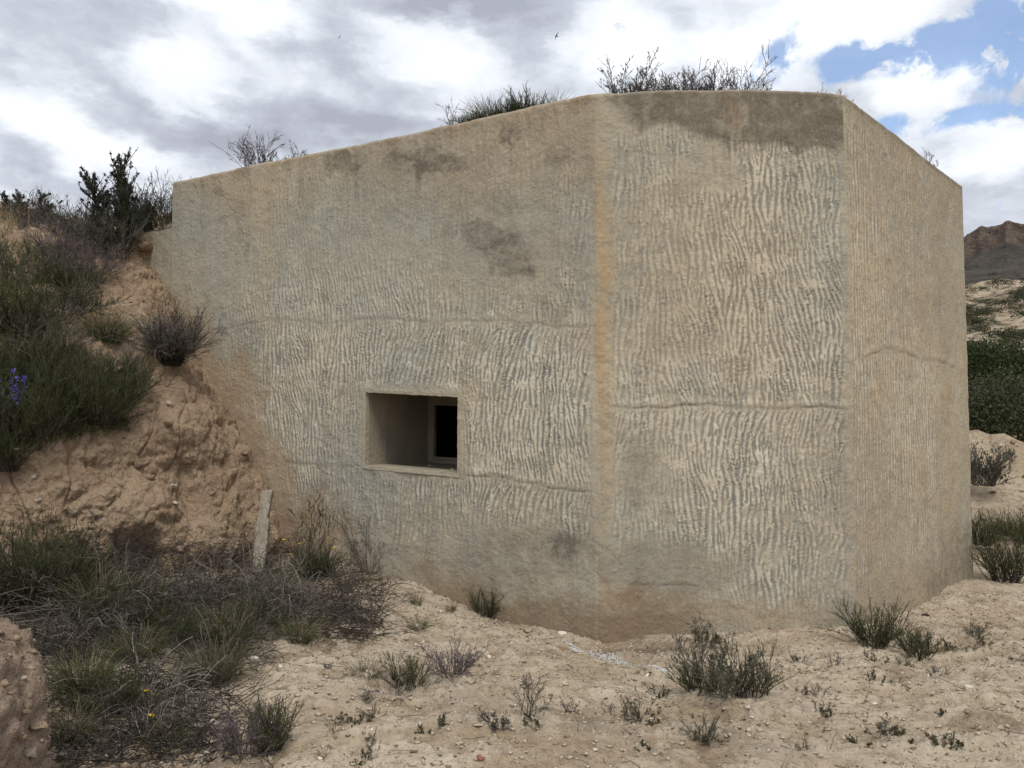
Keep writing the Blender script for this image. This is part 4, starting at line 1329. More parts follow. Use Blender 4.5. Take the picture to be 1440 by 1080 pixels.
put('broom', 'broom_shrub', 1060, 975, 72, 46, 'yellowish upright shoots on the right side of the large grey green shrub', 'shrub', dens=.9, leaf_mat=M_OLIVE)
put('broom', 'broom_shrub', 985, 968, 46, 40, 'dark green low left part clump beside the large grey green shrub', 'shrub', dens=1.2)
put('leafy', 'leafy_shrub', 993, 905, 36, 26, 'small green shrub at the wall above the large grey green shrub', 'shrub', dens=.9, leaf_mat=M_BROOM)
put('broom', 'broom_shrub', 1228, 905, 66, 36, 'dark green shrub at the right foot corner of the bunker', 'shrub', dens=1.6)
put('broom', 'broom_shrub', 1290, 922, 46, 30, 'smaller dark green shrub to the right of the corner shrub', 'shrub', dens=1.1)
put('dry', 'dry_bush', 1372, 895, 28, 22, 'small grey bush on the slope at the right', 'bush', dens=.8, stem_mat=M_DTWIG, leaf_mat=M_GREYLEAF)
put('leafy', 'small_weed', 1335, 915, 20, 14, 'tiny weed near the small grey bush on the right slope', 'weed', dens=.3, leaf_mat=M_OLIVE)
put('leafy', 'small_weed', 1235, 1030, 22, 34, 'purplish low weed on the bare ground at the lower right', 'weed', dens=.5, leaf_mat=M_GREYLEAF, stem_mat=M_PTWIG)
put('leafy', 'small_weed', 1325, 1045, 22, 20, 'green low weed furthest to the lower right', 'weed', dens=.4)
put('leafy', 'small_weed', 70 + 1210, 1045, 12, 10, 'tiny round green weed at the lower right', 'weed', dens=.2, leaf_mat=M_BROOM)
put('leafy', 'small_weed', 500, 1015, 26, 20, 'small green weed on pale soil right of the thorny bush', 'weed', dens=.4)
put('leafy', 'small_weed', 510, 1070, 18, 18, 'small green weed at the bottom edge left of centre', 'weed', dens=.4)
put('leafy', 'small_weed', 905, 1056, 12, 10, 'tiny green weed at the bottom edge right of centre', 'weed', dens=.2)
put('tuft', 'small_weed', 910, 945, 10, 14, 'tiny green weed at the end of the white streak', 'weed', dens=.3)
put('dry', 'bare_weed', 1120, 930, 22, 26, 'dry low twigs between the two large shrubs', 'weed', dens=.35)
put('dry', 'bare_weed', 1150, 975, 20, 26, 'dry low twigs on the ground before the corner shrub', 'weed', dens=.3)
# --- right of the bunker
put('broom', 'broom_shrub', 1412, 818, 92, 40, 'large dark green shrub just right of the bunker', 'shrub', dens=2.0)
put('broom', 'broom_shrub', 1382, 765, 52, 26, 'green shrub tucked behind the right edge of the bunker', 'shrub', depth=12.0, dens=1.4, thick=1.2)
put('tuft', 'grass_tuft', 1425, 752, 46, 40, 'pale flowering grass clump beyond the shrub right of the bunker', 'grass tuft', depth=13.0, dens=2.2, leaf_mat=M_GRASS, thick=1.3)
put('broom', 'broom_shrub', 1450, 765, 58, 34, 'green shrub at the right picture edge', 'shrub', depth=12.5, dens=1.6, thick=1.2)
put('leafy', 'leafy_shrub', 1384, 682, 54, 34, 'dark round shrub on the stony rise beyond the path', 'shrub', depth=17.5, dens=3.0, leaf_mat=M_JUNI, thick=1.8)
put('leafy', 'leafy_shrub', 1425, 672, 30, 20, 'small dark shrub at the foot of the stony rise', 'shrub', depth=20.0, dens=1.0, leaf_mat=M_JUNI, thick=1.8)

# --- dead twig litter and fine gravel over the ground
r = np.random.default_rng(9)
b = Buf()
P_, D_ = [], []
for q in range(1500):
    x, y = r.uniform(-3.2, 5.2), r.uniform(3.2, 8.2)
    if r.uniform() > (0.9 if x < -1.2 else 0.22): continue
    p = drop(x, y, 1.2)
    if p is None: continue
    P_.append(p + [0, 0, .006])
P_ = np.array(P_)
n = len(P_)
a = r.uniform(0, 6.28, n)
dirs = np.stack([np.cos(a), np.sin(a), r.uniform(-.05, .25, n)], -1)
K = 5
L = r.uniform(.03, .20, n) * np.where(P_[:, 0] < -1.2, 1.7, 1)
pp = [P_]
for k in range(K - 1):
    dirs = unit(dirs + .22 * r.normal(0, 1, (n, 3)) * [1, 1, .35])
    pp.append(pp[-1] + dirs * (L / (K - 1))[:, None])
b.tubes(np.stack(pp, 1), .0024, .0011, r)
tag(b.build('twig_litter', M_TWIG), 'dry twigs littering the pale ground', 'twigs', kind='stuff')

# matted dead twigs under the brush at the foot of the bank
r = np.random.default_rng(10)
b = Buf(); P_ = []
while len(P_) < 6200:
    px, py = r.uniform(-20, 540), r.uniform(765, 1075)
    if px > 330 + .2 * (1000 - py) and py > 900: continue
    if py > 930 and r.uniform() < .55: continue
    p = hit(px, py)
    if p is not None and p[0] > -6 and p[2] < 1.0 and p[1] > 3.45: P_.append(p)
P_ = np.array(P_); n = len(P_)
a = r.uniform(0, 6.28, n)
dirs = np.stack([np.cos(a), np.sin(a), np.abs(r.normal(.15, .35, n))], -1)
L = r.uniform(.08, .5, n); pp = [P_ + np.array([0, 0, .01])]
for k in range(5):
    dirs = unit(dirs + .25 * r.normal(0, 1, (n, 3)) + np.array([0, 0, -.10]))
    pp.append(pp[-1] + dirs * (L / 5)[:, None])
pp = np.stack(pp, 1)
b.tubes(pp, .0030, .0013, r)
b2 = branch(r, pp, 6000, .5, .9, .2, 4, 0)
b.tubes(b2, .0020, .0010, r)
tag(b.build('matted_twigs', M_DTWIG), 'dark matted twigs under the dead brush at the foot of the bank', 'twigs', kind='stuff')

ICO_V, ICO_F = None, None


def ico():
    global ICO_V, ICO_F
    if ICO_V is None:
        import bmesh
        bm = bmesh.new(); bmesh.ops.create_icosphere(bm, subdivisions=2, radius=1)
        ICO_V = np.array([v.co[:] for v in bm.verts]); ICO_F = np.array([[v.index for v in f.verts] for f in bm.faces]); bm.free()
    return ICO_V, ICO_F


def rock_verts(r, sx, sy, sz):
    V, Fc = ico()
    V = V.copy()
    for k in range(16):                    # chop flat facets so it looks broken
        d = unit(r.normal(0, 1, 3)); c = r.uniform(.30, .68)
        s = V @ d
        V = V - np.maximum(s - c, 0)[:, None] * d
    V = V / np.abs(V).max() + 0.05 * r.normal(0, 1, V.shape)
    a = r.uniform(0, 6.28)
    V = V * [sx, sy, sz]
    c, s = math.cos(a), math.sin(a)
    return V @ np.array([[c, s, 0], [-s, c, 0], [0, 0, 1]]), Fc


def stone(px, py, wpx, label, mat=None, group=None, name='stone', flat=.6, p=None, depth=None):
    seed_c[0] += 1
    r = np.random.default_rng(seed_c[0])
    p = p if p is not None else (at(px, py, depth) if depth else hit(px, py))
    s = wpx * p[1] / F * .5
    V, Fc = rock_verts(r, s, s * r.uniform(.7, 1), s * flat)
    o = mesh_np(name, V, tris=Fc, mat=mat or M_STONE, smooth=False)
    o.location = (float(p[0]), float(p[1]), float(p[2] + s * flat * .35))
    return tag(o, label, 'stone', group)


SG = 'loose stones on the ground'
stone(792, 893, 18, 'white rounded stone at the bunker corner beside the white streak', M_WSTONE, flat=.75)
stone(713, 870, 20, 'pale flat stone at the wall base below the opening', M_STONE)
stone(742, 888, 20, 'flat tan stone between the white stone and the wall weed', flat=.3)
stone(780, 925, 18, 'tan angular stone below the white stone', flat=.55)
stone(620, 861, 10, 'small pale stone beside the tiny wall weed', M_WSTONE)
stone(567, 975, 13, 'grey stone in front of the centre green shrub', M_STONE)
stone(688, 925, 22, 'pale flat slab right of the purplish clump', M_WSTONE, flat=.3)
stone(668, 960, 10, 'red terracotta shard in the centre foreground', M_TERRA, name='terracotta_shard', flat=.5)
stone(675, 1067, 17, 'larger red terracotta shard at the bottom edge', M_TERRA, name='terracotta_shard', flat=.4)
stone(675, 1020, 20, 'thin dark stone by the low weed in the foreground', M_STONE, flat=.2)
stone(300, 1022, 26, 'pale block of soil beside the thorny foreground bush', M_WSTONE)
stone(297, 1043, 22, 'pale flat stone in front of the thorny bush', M_STONE, flat=.35)
stone(265, 1005, 26, 'tan clod at the edge of the bleached brush', M_STONE)
stone(55, 1025, 34, 'reddish clod lying at the foot of the crumbled earth', M_BANK, flat=.8)
stone(28, 1040, 30, 'reddish clod at the bottom left corner edge', M_BANK, flat=.8)
stone(42, 1062, 30, 'tan clod at the very bottom left', M_STONE)
stone(1362, 970, 18, 'pale stone on the bare slope at the right', M_WSTONE, flat=.6)
stone(1303, 866, 12, 'dark stone at the wall foot near the right edge', M_BARK, flat=.6)
stone(355, 928, 26, 'pale stone in the dead brush edge on the left', M_WSTONE, flat=.4)
stone(25, 634, 20, 'pale stone in the green slope above the bare soil', M_WSTONE, flat=.5)
stone(182, 478, 12, 'pale stone next to the bright grass tuft on the bank', M_WSTONE)
stone(196, 655, 30, 'large pale clod stuck in the earth face', M_BANK, flat=.8)
stone(262, 652, 36, 'pale block jutting from the earth face beside the gully', M_BANK, flat=.9)
stone(190, 335, 44, 'pale rock ledge at the top of the bank by the bunker corner', M_BANK, flat=.6)
stone(165, 340, 34, 'pale rock at the top of the bank under the juniper', M_BANK, flat=.6)
stone(205, 352, 34, 'tan rock on the bank touching the stepped bunker corner', M_BANK, flat=.7)
for px, dep in ((594, .55), (640, .35)):
    q = TLo * 0 + BLo + (BRo - BLo) * ((px - 514) / 130.0)
    q = inw(q, dep, -.25, .012)
    stone(px, 650, 7, 'small stone on the sill in the middle of the opening' if px < 600 else 'small stone on the sill at the right jamb of the opening', M_STONE, p=q, flat=.6)
r = np.random.default_rng(21)
for q in range(60):
    px, py = r.uniform(380, 1438), r.uniform(905, 1078)
    p = hit(px, py)
    if p is None: continue
    stone(px, py, r.uniform(5, 12), 'small loose stone scattered on the pale ground before the bunker', M_STONE if r.uniform() < .7 else M_WSTONE, SG, p=p, flat=r.uniform(.35, .8))
for q in range(46):
    px, py = r.uniform(1366, 1480), r.uniform(590, 700)
    p = hit(px, py)
    if p is None or p[1] < 14 or p[1] > 30: continue
    stone(px, py, r.uniform(4, 15), 'rough block of rubble on the stony rise beyond the path at the right', M_STONE if r.uniform() < .6 else M_BANK, 'rubble blocks on the stony rise', p=p, flat=r.uniform(.5, .9))
r = np.random.default_rng(22)
for q in range(26):
    px, py = r.uniform(20, 345), r.uniform(470, 780)
    p = hit(px, py)
    if p is None or p[1] < 6.5 or p[2] < .3: continue
    if px < np.interp(py, [470, 560, 600, 660], [130, 190, 190, 20]): continue
    stone(px, py, r.uniform(6, 20), 'tan stone embedded in the bare earth face of the bank', M_BANK if r.uniform() < .6 else M_STONE, 'stones embedded in the earth face', p=p, flat=r.uniform(.5, .9))
for q in range(54):
    px, py = r.uniform(400, 1435), r.uniform(900, 1075)
    if q < 20: px, py = r.uniform(1080, 1435), r.uniform(900, 1060)
    p = hit(px, py)
    if p is None or p[1] > 7: continue
    sc_ = p[1] / F
    hh = r.uniform(8, 24)
    kd = r.uniform()
    seed_c[0] += 1
    plant('dry' if kd < .5 else 'leafy' if kd < .8 else 'tuft', 'tiny_weed', p, hh * sc_, hh * r.uniform(.6, 1.3) * sc_, 'tiny withered weed sprouting from the bare pale ground', 'weed', seed_c[0],
          group='tiny weeds on the bare ground', dens=.3, leaf_mat=(M_TWIG if kd < .5 else M_OLIVE if kd < .9 else M_STRAW))
# gravel: too many to count
V_, F_, o_ = [], [], 0
OV = np.array([[1, 0, 0], [-1, 0, 0], [0, 1, 0], [0, -1, 0], [0, 0, .8], [0, 0, -.8]], float)
OF = np.array([[0, 2, 4], [2, 1, 4], [1, 3, 4], [3, 0, 4], [2, 0, 5], [1, 2, 5], [3, 1, 5], [0, 3, 5]])


def scatter_gravel(n, fx, fy, smin, smax, r, name, mat, label):
    V_, F_, o_ = [], [], 0
    for q in range(n):
        x, y = fx(r), fy(r)
        p = drop(x, y, 1.6)
        if p is None: continue
        s = smin + (smax - smin) * r.uniform() ** 3
        V = (OV + .28 * r.normal(0, 1, OV.shape)) * [s, s * r.uniform(.6, 1), s * r.uniform(.4, .9)] + p + [0, 0, s * .2]
        V_.append(V); F_.append(OF + o_); o_ += 6
    o = mesh_np(name, np.concatenate(V_), tris=np.concatenate(F_), mat=mat, smooth=False)
    return tag(o, label, 'gravel', kind='stuff')


scatter_gravel(9000, lambda r: r.uniform(-2.4, 5.6), lambda r: r.uniform(3.1, 8.8), .004, .016, np.random.default_rng(35), 'dark_crumbs', M_BANK, 'brown crumbs of earth over the pale ground')
scatter_gravel(17000, lambda r: r.uniform(-3, 5.6), lambda r: r.uniform(3.1, 8.8), .003, .022, np.random.default_rng(31), 'gravel', M_STONE, 'fine gravel and crumbs over the pale ground')
scatter_gravel(1500, lambda r: r.uniform(-3.2, -1.5), lambda r: r.uniform(2.3, 4.0), .004, .034, np.random.default_rng(32), 'soil_crumbs', M_BANK, 'crumbs of earth on the lump at the left edge')
r = np.random.default_rng(33)
pa, pb = hit(795, 903), hit(935, 943)


def lime_xy(r):
    t = r.uniform()
    w_ = .03 + .075 * math.sin(math.pi * min(1, t * 1.05))
    return pa + (pb - pa) * t + np.array([r.normal(0, .5), r.normal(0, 1), 0]) * w_ * .75


V_, F_, o_ = [], [], 0
for q in range(6500):
    c = lime_xy(r)
    p = drop(c[0], c[1], 1.2)
    if p is None: continue
    s = .003 + .011 * r.uniform() ** 2
    V_.append((OV + .25 * r.normal(0, 1, OV.shape)) * [s, s, s * .5] + p); F_.append(OF + o_); o_ += 6
tag(mesh_np('white_rubble', np.concatenate(V_), tris=np.concatenate(F_), mat=M_LIME, smooth=False), 'streak of crushed white lime rubble on the ground at the bunker corner', 'rubble', kind='stuff')

# --- plank leaning by the wall
pk = empty('plank', at(362, 815, 7.75), 'pale weathered plank standing upright between earth bank and wall', 'plank')
t_, bq = at(375, 690, 7.95) - at(362, 815, 7.75), None
n_ = 60
V = []
hw, hd = .060, .030
r = np.random.default_rng(3)
for k in range(n_ + 1):
    f = k / n_
    c = t_ * f
    for q, (sx, sy) in enumerate(((-1, -1), (-.85, -1.12), (0, -1.1), (.85, -1.12), (1, -1), (1, 1), (-1, 1))):
        j = .004 * r.normal() + .006 * math.sin(f * 9 + q)
        V.append(c + np.array([sx * hw * (1 - .08 * f) + j, sy * hd + .3 * j, (.012 * sx + .01 * r.normal() if k == n_ else 0)]))
m_ = 7
Qp = [[k * m_ + i, k * m_ + (i + 1) % m_, (k + 1) * m_ + (i + 1) % m_, (k + 1) * m_ + i] for k in range(n_) for i in range(m_)]
V.append(np.mean(V[-m_:], axis=0))
Tp = [[n_ * m_ + i, n_ * m_ + (i + 1) % m_, len(V) - 1] for i in range(m_)]
mesh_np('board', V, Qp, Tp, mat=M_PLANK, parent=pk, smooth=False)

# --- two birds
def bird(px, py, dist, span, label, yaw, roll):
    p = at(px, py, dist)
    # body: lathe along x; wings and tail are swept blades growing out of it, all one mesh
    V, Qd = [], []
    prof_ = [(-.50, .02), (-.42, .07), (-.25, .12), (0, .14), (.2, .12), (.34, .085), (.42, .09), (.5, .06), (.58, .012)]
    for x, rr_ in prof_:
        for k in range(8):
            a = k * math.pi / 4
            V.append([x, rr_ * math.cos(a), rr_ * math.sin(a)])
    for i in range(len(prof_) - 1):
        for k in range(8):
            Qd.append([i * 8 + k, i * 8 + (k + 1) % 8, (i + 1) * 8 + (k + 1) % 8, (i + 1) * 8 + k])
    def blade(pts):
        o = len(V)
        for (x, y, z, c) in pts:
            V.extend([[x + c * .5, y, z], [x, y, z + .02], [x - c * .5, y, z], [x, y, z - .015]])
        for i in range(len(pts) - 1):
            for k in range(4):
                Qd.append([o + i * 4 + k, o + i * 4 + (k + 1) % 4, o + (i + 1) * 4 + (k + 1) % 4, o + (i + 1) * 4 + k])
    for sgn in (-1, 1):
        blade([(.12, sgn * .05, .03, .34), (.16, sgn * .4, .20, .30), (.10, sgn * .8, .26, .22), (-.12, sgn * 1.15, .22, .10), (-.25, sgn * 1.3, .20, .02)])
        blade([(-.45, sgn * .01, 0, .1), (-.65, sgn * .06, 0, .08), (-.85, sgn * .14, 0, .02)])
    o = mesh_np('bird', np.array(V) * span / 2.6, Qd, mat=M_BIRD)
    o.location = p.tolist()
    o.rotation_euler = (roll, rad(-8), yaw)
    tag(o, label, 'bird', 'birds in the sky')


bird(783, 51, 26, .30, 'small dark bird flying above the bunker roof, right one of two', rad(200), rad(25))
bird(478, 52, 30, .24, 'small dark bird flying over the left part, left one of two', rad(70), rad(-50))

# ------------------------------------------------------------------ valley trees and scrub, right
def tree_mesh(seed, h, wd, leaf):
    r = np.random.default_rng(seed)
    s0 = stems(r, 3, h * .7, .25, .08, 7, 0, .15, (0, 0), .2)
    s1 = branch(r, s0, 30, .6, .9, .12, 6, .25, .3)
    bt = Buf(); bt.tubes(s0, .16, .06, r); bt.tubes(s1, .06, .025, r)
    bl_ = Buf()
    ncl = 46
    a = unit(r.normal(0, 1, (ncl, 3)))
    cen = a * (r.uniform(.35, 1, ncl) ** .5)[:, None] * [wd, wd, h * .36] + [0, 0, h * .58]
    cen[:, 2] = np.maximum(cen[:, 2], h * .14)
    for c in cen:
        m = int(r.integers(200, 420))
        q = r.normal(0, 1, (m, 3)) * wd * .17 + c
        bl_.leaves(q, unit(q - [0, 0, h * .4]) + .8 * r.normal(0, 1, (m, 3)), leaf, leaf * .55, r)
    return bt, bl_


def place_tree(proto, loc, sc, rz, label, group):
    t = proto.copy(); COL.objects.link(t)
    t.location = [float(v) for v in loc]; t.rotation_euler = (0, 0, rz); t.scale = (sc, sc, sc)
    t['label'] = label; t['group'] = group; t['category'] = 'tree'
    for ch in proto.children:
        c = ch.copy(); COL.objects.link(c); c.parent = t
    return t


TG = 'trees in the valley right of the bunker'
protos = []
for k, (mt, nm) in enumerate(((M_TREE, 'valley_tree'), (M_TREE2, 'olive_tree'), (M_TREE, 'valley_tree'))):
    e = empty(nm, (0, 0, 0), 'tree', 'tree', TG)
    bt, bl_ = tree_mesh(300 + k, 5.0, 2.6, .15)
    bt.build('trunk', M_BARK, e); bl_.build('crown', mt, e)
    protos.append(e)


def gz(x, y):
    j = np.clip(np.searchsorted(xs, x), 1, len(xs) - 1); i = np.clip(np.searchsorted(ys, y), 1, len(ys) - 1)
    return GZ[i, j]


r = np.random.default_rng(41)
first = [True, True, True]
specs = []
LABN = 'olive green tree in the near row of the valley wood right of the bunker'
LABF = 'dark green tree in the far dense row of the valley wood right of the bunker'
for px in range(1300, 1620, 24):
    specs.append((px + r.uniform(-5, 5), 46 + r.uniform(-4, 5), r.uniform(.95, 1.4), 1 if r.uniform() < .6 else 0, LABN))
for px in range(1310, 1620, 30):
    specs.append((px + r.uniform(-5, 5), 58 + r.uniform(-4, 4), r.uniform(1.2, 1.6), 1 if r.uniform() < .4 else 2, 'mid green tree between the near and far rows of the valley wood'))
for px in range(1300, 1600, 22):
    specs.append((px + r.uniform(-4, 4), 82 + r.uniform(-3, 3), r.uniform(1.8, 2.15), 0 if r.uniform() < .5 else 2, LABF))
for px, dep, sc, k, lab in specs:
    d = ray(px, 560)
    x = d[0] / d[1] * dep
    loc = (x, dep, gz(x, dep) - .1)
    if first[k]:
        first[k] = False
        e = protos[k]; e.location = [float(v) for v in loc]; e.scale = (sc, sc, sc); e['label'] = lab
    else:
        place_tree(protos[k], loc, sc, r.uniform(0, 6.28), lab, TG)
# scrub on the slope beyond
proto_s = None
for q in range(95):
    px = r.uniform(1340, 1520); dep = 105 * (3.6 ** r.uniform(0, 1))
    d = ray(px, 500); x = d[0] / d[1] * dep
    sc = r.uniform(.6, 1.6) * (dep / 220) ** .35
    if proto_s is None:
        b = Buf(); rr2 = np.random.default_rng(8)
        for c in rr2.normal(0, 1, (14, 3)) * [.9, .9, .3] + [0, 0, .55]:
            m = 50; qv = rr2.normal(0, .38, (m, 3)) + c; b.leaves(qv, rr2.normal(0, 1, (m, 3)), .30, .18, rr2)
        o = proto_s = b.build('scrub_bush', M_TREE2)
    else:
        o = proto_s.copy(); COL.objects.link(o)
    o.location = (float(x), float(dep), float(gz(x, dep))); o.rotation_euler = (0, 0, r.uniform(0, 6.28)); o.scale = (sc * 1.4, sc * 1.4, sc)
    tag(o, 'small dark bush dotting the far dry slope right of the bunker', 'bush', 'bushes on the far dry slope')

# ------------------------------------------------------------------ pale eroded hill and the mountain
def polar_patch(name, az0, az1, na, r0, r1, nr, hfun, mat):
    A, Rr = np.meshgrid(np.radians(np.linspace(az0, az1, na)), np.geomspace(r0, r1, nr))
    Z, A2, R2, at_ = hfun(np.degrees(A), Rr)
    V = np.stack([R2 * np.sin(A2), R2 * np.cos(A2), Z], -1)
    o = mesh_np(name, V.reshape(-1, 3), grid_quads(na, nr), mat=mat, attrs=at_)
    return tag(o, kind='structure')


def z_of(py, dep):
    return at(1400, py, dep * .848)[2]       # dep is a radius, 32 degrees off axis


def hill_h(azd, R0):
    # crest line seen about photo row 400
    x = R0 * np.sin(np.radians(azd)); y = R0 * np.cos(np.radians(azd))
    t = (R0 - 430) / 110.0
    crest = z_of(398, 470) * (0.93 + 0.07 * np.exp(-((azd - 32.0) / 2.2) ** 2) + 0.05 * np.exp(-((azd - 38) / 2.5) ** 2))
    z = z_of(440, 370) + (crest - z_of(440, 370)) * sstep(-.6, .36, t) - 30 * sstep(.4, 1.6, t)
    z = z + 2.0 * samp(GB, x / 160, y / 160) * sstep(-.6, 0, t) - 3.0 * np.abs(samp(GC, x / 120, y / 120)) - 3
    z = z - 60 * sstep(-.55, -1.0, t)
    return z, np.radians(azd), R0, None


polar_patch('hill', 14, 60, 420, 360, 640, 90, hill_h, M_HILL)


def mountain_material():  # cloud shadow over the mountain is painted into these dark colours
    m, nt, b = new_mat('cloud_shaded_rock')
    pos = nt.n('ShaderNodeNewGeometry').outputs['Position']
    cl = nt.attr('cliff')
    st = nt.vmath('MULTIPLY', pos, (0.05, 0.05, 0.012)).outputs[0]
    n = nt.noise(st, 1.0, 6, .65)
    n2 = nt.noise(pos, 0.03, 6, .65)
    n3 = nt.noise(nt.vmath('MULTIPLY', pos, (.004, .004, .06)).outputs[0], 1.0, 5, .6)
    talus = nt.mix(nt.rng(n2, .4, .65), (0.055, 0.048, 0.042), (0.098, 0.083, 0.067))
    talus = nt.mix(nt.rng(n3, .60, .72, 0, .7), talus, (0.19, 0.155, 0.12))
    talus = nt.mix(nt.rng(nt.noise(pos, .16, 4, .6), .55, .68, 0, .8), talus, (0.045, 0.045, 0.03))
    rock = nt.mix(nt.rng(n, .35, .68), (0.058, 0.044, 0.036), (0.190, 0.140, 0.108))
    rock = nt.mix(nt.rng(n2, .55, .7, 0, .7), rock, (0.07, 0.06, 0.042))
    c = nt.mix(cl, talus, rock)
    link(nt, c, b.inputs['Base Color'])
    bp = nt.n('ShaderNodeBump', {'Strength': 1.0, 'Distance': 30.0, 'Height': n2})
    link(nt, bp.outputs[0], b.inputs['Normal'])
    return m


def mount_h(azd, R0):
    u = (R0 - 620) / (1500 - 620)
    fl = 11 * np.abs(samp(GB, azd / 11, azd * 0 + .3)) + 9 * samp(GA, azd / 30, azd * 0 + .6) + 3.0 * np.abs(samp(GC, azd / 9, azd * 0 + .1)) + 2 * samp(GB, azd / 20, R0 / 90)
    Re = R0 + 0
    foot, mid, ctop = 620, 1000 + fl, 1046 + fl * 1.35
    topy = np.interp(azd, [20, 27, 29.8, 30.8, 31.7, 33, 40, 60], [372, 350, 338, 328, 319, 318, 322, 366])
    zf, zm = z_of(425, foot), z_of(356, 1000)
    zt = CZ + (z_of(312, 1050) - CZ) * (593 - topy) / (593 - 312)
    z = np.where(Re < mid, zf + (zm - zf) * np.clip((Re - foot) / (mid - foot), 0, 1) ** 1.15, 0)
    k = np.clip((Re - mid) / (ctop - mid), 0, 1)
    stepk = 0.55 * sstep(0, .45, k) + 0.45 * sstep(.55, 1, k)
    z = np.where(Re >= mid, zm + (zt - zm) * stepk + np.clip(Re - ctop, 0, None) * .012, z)
    z = np.minimum(z, zt + 2.0 * samp(GB, azd / 16, azd * 0 + .8))
    x = R0 * np.sin(np.radians(azd)); y = R0 * np.cos(np.radians(azd))
    z = z + (1 - k) * 4 * samp(GB, x / 260, y / 260) + k * 0.8 * samp(GB, x / 140, y / 140)
    z = z - 30 * sstep(680, 620, R0)
    return z, np.radians(azd), R0, dict(cliff=sstep(-.15, .12, (Re - mid) / 60))


def radial(name):
    na, nr = 620, 260
    az_ = np.linspace(12, 62, na)
    rs = np.concatenate([np.linspace(620, 960, 90), np.linspace(962, 1120, 140), np.linspace(1130, 1700, 30)])
    A, Rr = np.meshgrid(az_, rs)
    Z, A2, R2, at_ = mount_h(A, Rr)
    V = np.stack([R2 * np.sin(A2), R2 * np.cos(A2), Z], -1)
    o = mesh_np(name, V.reshape(-1, 3), grid_quads(na, len(rs)), mat=mountain_material(), attrs=at_)
    tag(o, kind='structure')


radial('mountain')

# ------------------------------------------------------------------ sky, sun, camera
SUN_EL, SUN_AZ = rad(60), rad(172)            # azimuth clockwise from +Y (right of the view)
wld = bpy.data.worlds.new('World')
S.world = wld
wld.use_nodes = True
nt = NT(wld.node_tree)
wld.node_tree.nodes.clear()
sky = nt.n('ShaderNodeTexSky', sky_type='NISHITA', sun_disc=False, sun_elevation=SUN_EL, sun_rotation=SUN_AZ, altitude=200.0, air_density=1.0, dust_density=0.6, ozone_density=2.0)
bg1 = nt.n('ShaderNodeBackground', {'Color': sky.outputs[0], 'Strength': 0.15})
gen = nt.n('ShaderNodeTexCoord').outputs['Generated']
vec = nt.vmath('NORMALIZE', gen).outputs[0]
fl = nt.vmath('MULTIPLY', vec, (1.0, 1.0, 2.3)).outputs[0]
wn = nt.n('ShaderNodeTexNoise', {'Vector': fl, 'Scale': 4.5, 'Detail': 6.0, 'Roughness': .6})
wv = nt.vmath('SUBTRACT', wn.outputs['Color'], (.5, .5, .5)).outputs[0]
warp = nt.vmath('ADD', vec, nt.vmath('MULTIPLY', wv, (.22, .22, .13)).outputs[0]).outputs[0]


def blob(px, py, rx, ry, wgt, warp=warp):
    d = ray(px, py); d = d / np.linalg.norm(d)
    s = nt.vmath('SUBTRACT', warp, tuple(d.tolist())).outputs[0]
    s = nt.vmath('MULTIPLY', s, (F / rx, F / rx * .6, F / ry)).outputs[0]
    ln = nt.vmath('LENGTH', s).outputs['Value']
    return nt.rng(ln, 1.15, 0.15, 0.0, wgt, 'SMOOTHSTEP')


n1 = nt.noise(fl, 2.6, 7, .58, .35)
n2 = nt.noise(fl, 9.0, 6, .6, .3)
val = nt.math('ADD', nt.math('MULTIPLY', n1, .95), nt.math('MULTIPLY', n2, .42))
n3_ = nt.noise(warp, 15.0, 6, .6, .2)
val = nt.math('ADD', val, nt.math('MULTIPLY', n3_, .44))
val = nt.math('ADD', nt.math('MULTIPLY', val, 1.12), -0.49)
for b_ in ((235, 115, 90, 46, .38), (60, 160, 100, 34, .28), (150, 205, 90, 30, .3), (340, 15, 110, 34, .42), (590, 70, 110, 40, .28), (700, 95, 80, 34, .2), (860, 55, 80, 50, .42), (1010, 55, 150, 70, .32),
           (1150, 30, 140, 40, .32), (1290, 140, 70, 42, .5), (1400, 215, 80, 34, .4), (1230, 225, 90, 40, .2), (40, 275, 80, 24, .25), (200, 265, 60, 20, .2),
           (100, 50, 150, 60, -.28), (170, 150, 100, 24, -.22), (430, 165, 210, 40, -.34), (560, 185, 120, 26, -.22), (450, 65, 110, 30, -.2), (650, 12, 150, 30, -.40), (760, 80, 60, 60, -.16),
           (965, 80, 50, 36, -.22), (300, 175, 90, 22, -.22), (30, 195, 60, 22, -.25), (1000, 15, 160, 16, -.15)):
    val = nt.math('ADD', val, blob(*b_))
ramp = nt.n('ShaderNodeValToRGB', {0: val})
e = ramp.color_ramp.elements
e[0].position, e[0].color = 0.15, (0.38, 0.405, 0.47, 1)
e[1].position, e[1].color = 1.0, (0.98, 1.005, 1.04, 1)
k = ramp.color_ramp.elements.new(.42); k.color = (0.53, 0.565, 0.635, 1)
k = ramp.color_ramp.elements.new(.66); k.color = (0.77, 0.81, 0.87, 1)
bg2 = nt.n('ShaderNodeBackground', {'Color': ramp.outputs[0], 'Strength': 0.82})
cov = nt.math('ADD', 1.02, 0.0)
hole = None
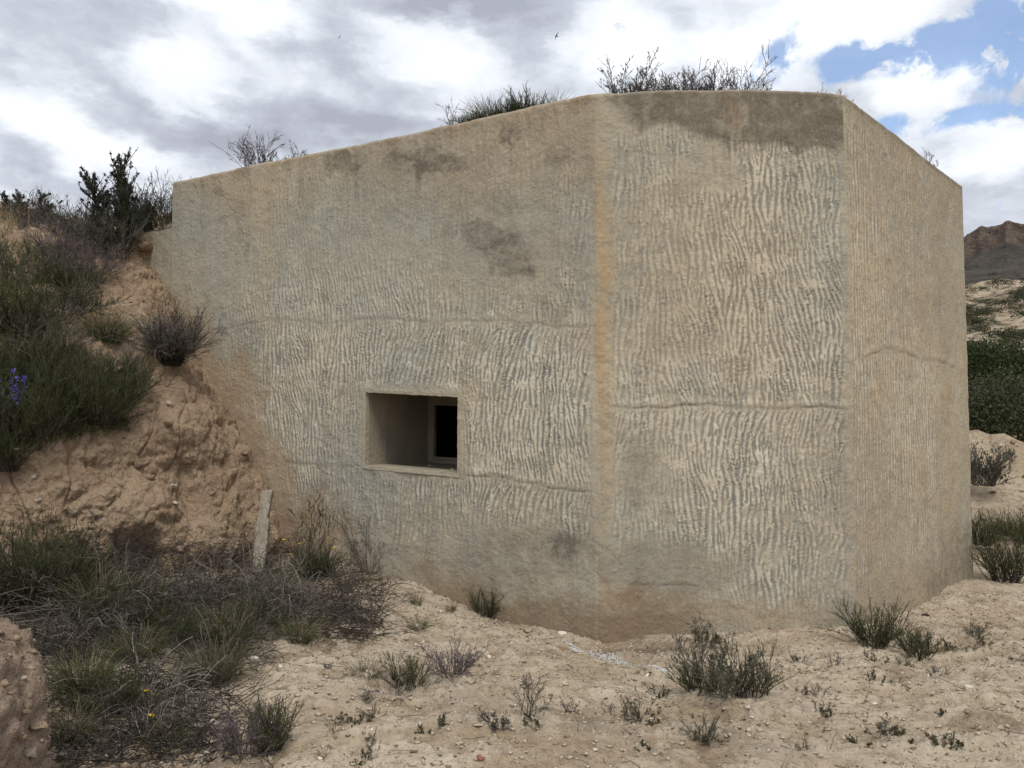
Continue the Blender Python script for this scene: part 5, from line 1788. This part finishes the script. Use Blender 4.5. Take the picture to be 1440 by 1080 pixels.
warp2 = nt.vmath('ADD', vec, nt.vmath('MULTIPLY', wv, (.10, .10, .07)).outputs[0]).outputs[0]
for b_ in ((1112, 72, 44, 36, .75), (1265, 85, 100, 36, .95), (1350, 62, 80, 26, .7), (1430, 95, 50, 40, .9), (1400, 30, 60, 30, .5), (1205, 75, 40, 30, .55), (866, 40, 13, 8, .8), (1320, 185, 90, 18, .75),
           (1215, 190, 50, 16, .6), (1420, 300, 60, 16, .9), (1345, 270, 50, 12, .4), (1440, 165, 50, 20, .7), (1060, 110, 26, 18, .4), (1500, 60, 160, 120, .5)):
    s_ = blob(*b_, warp2)
    hole = s_ if hole is None else nt.math('ADD', hole, s_)
hn = nt.math('MULTIPLY', nt.math('MULTIPLY', hole, 1.35), nt.rng(nt.noise(vec, 16.0, 8, .62, .3), .40, .62, .0, 1.7))
cloudf = nt.rng(hn, .12, 1.15, 1.0, 0.16, 'SMOOTHSTEP')
mixs = nt.n('ShaderNodeMixShader', {0: cloudf, 1: bg1.outputs[0], 2: bg2.outputs[0]})
wo = nt.n('ShaderNodeOutputWorld', {0: mixs.outputs[0]})

sd = bpy.data.lights.new('sun', 'SUN')
sd.energy = 1.5
sd.angle = rad(20)
sd.color = (1.0, 0.95, 0.88)
so = bpy.data.objects.new('sun', sd)
COL.objects.link(so)
sv = Vector((math.sin(SUN_AZ) * math.cos(SUN_EL), math.cos(SUN_AZ) * math.cos(SUN_EL), math.sin(SUN_EL)))
so.rotation_euler = sv.to_track_quat('Z', 'Y').to_euler()
so.location = (20, 0, 30)

cam = bpy.data.cameras.new('camera')
cam.sensor_fit = 'HORIZONTAL'
cam.sensor_width = 36
cam.lens = 36 * F / 1440
cam.clip_end = 9000
cam.clip_start = .05
co = bpy.data.objects.new('camera', cam)
COL.objects.link(co)
co.location = (0, 0, CZ)
co.rotation_euler = (math.pi / 2 + PITCH, 0, 0)
S.camera = co
S.view_settings.view_transform = 'Standard'
S.view_settings.look = 'None'
S.view_settings.exposure = 0.50
S.view_settings.gamma = 1.0
S.cycles.use_denoising = True
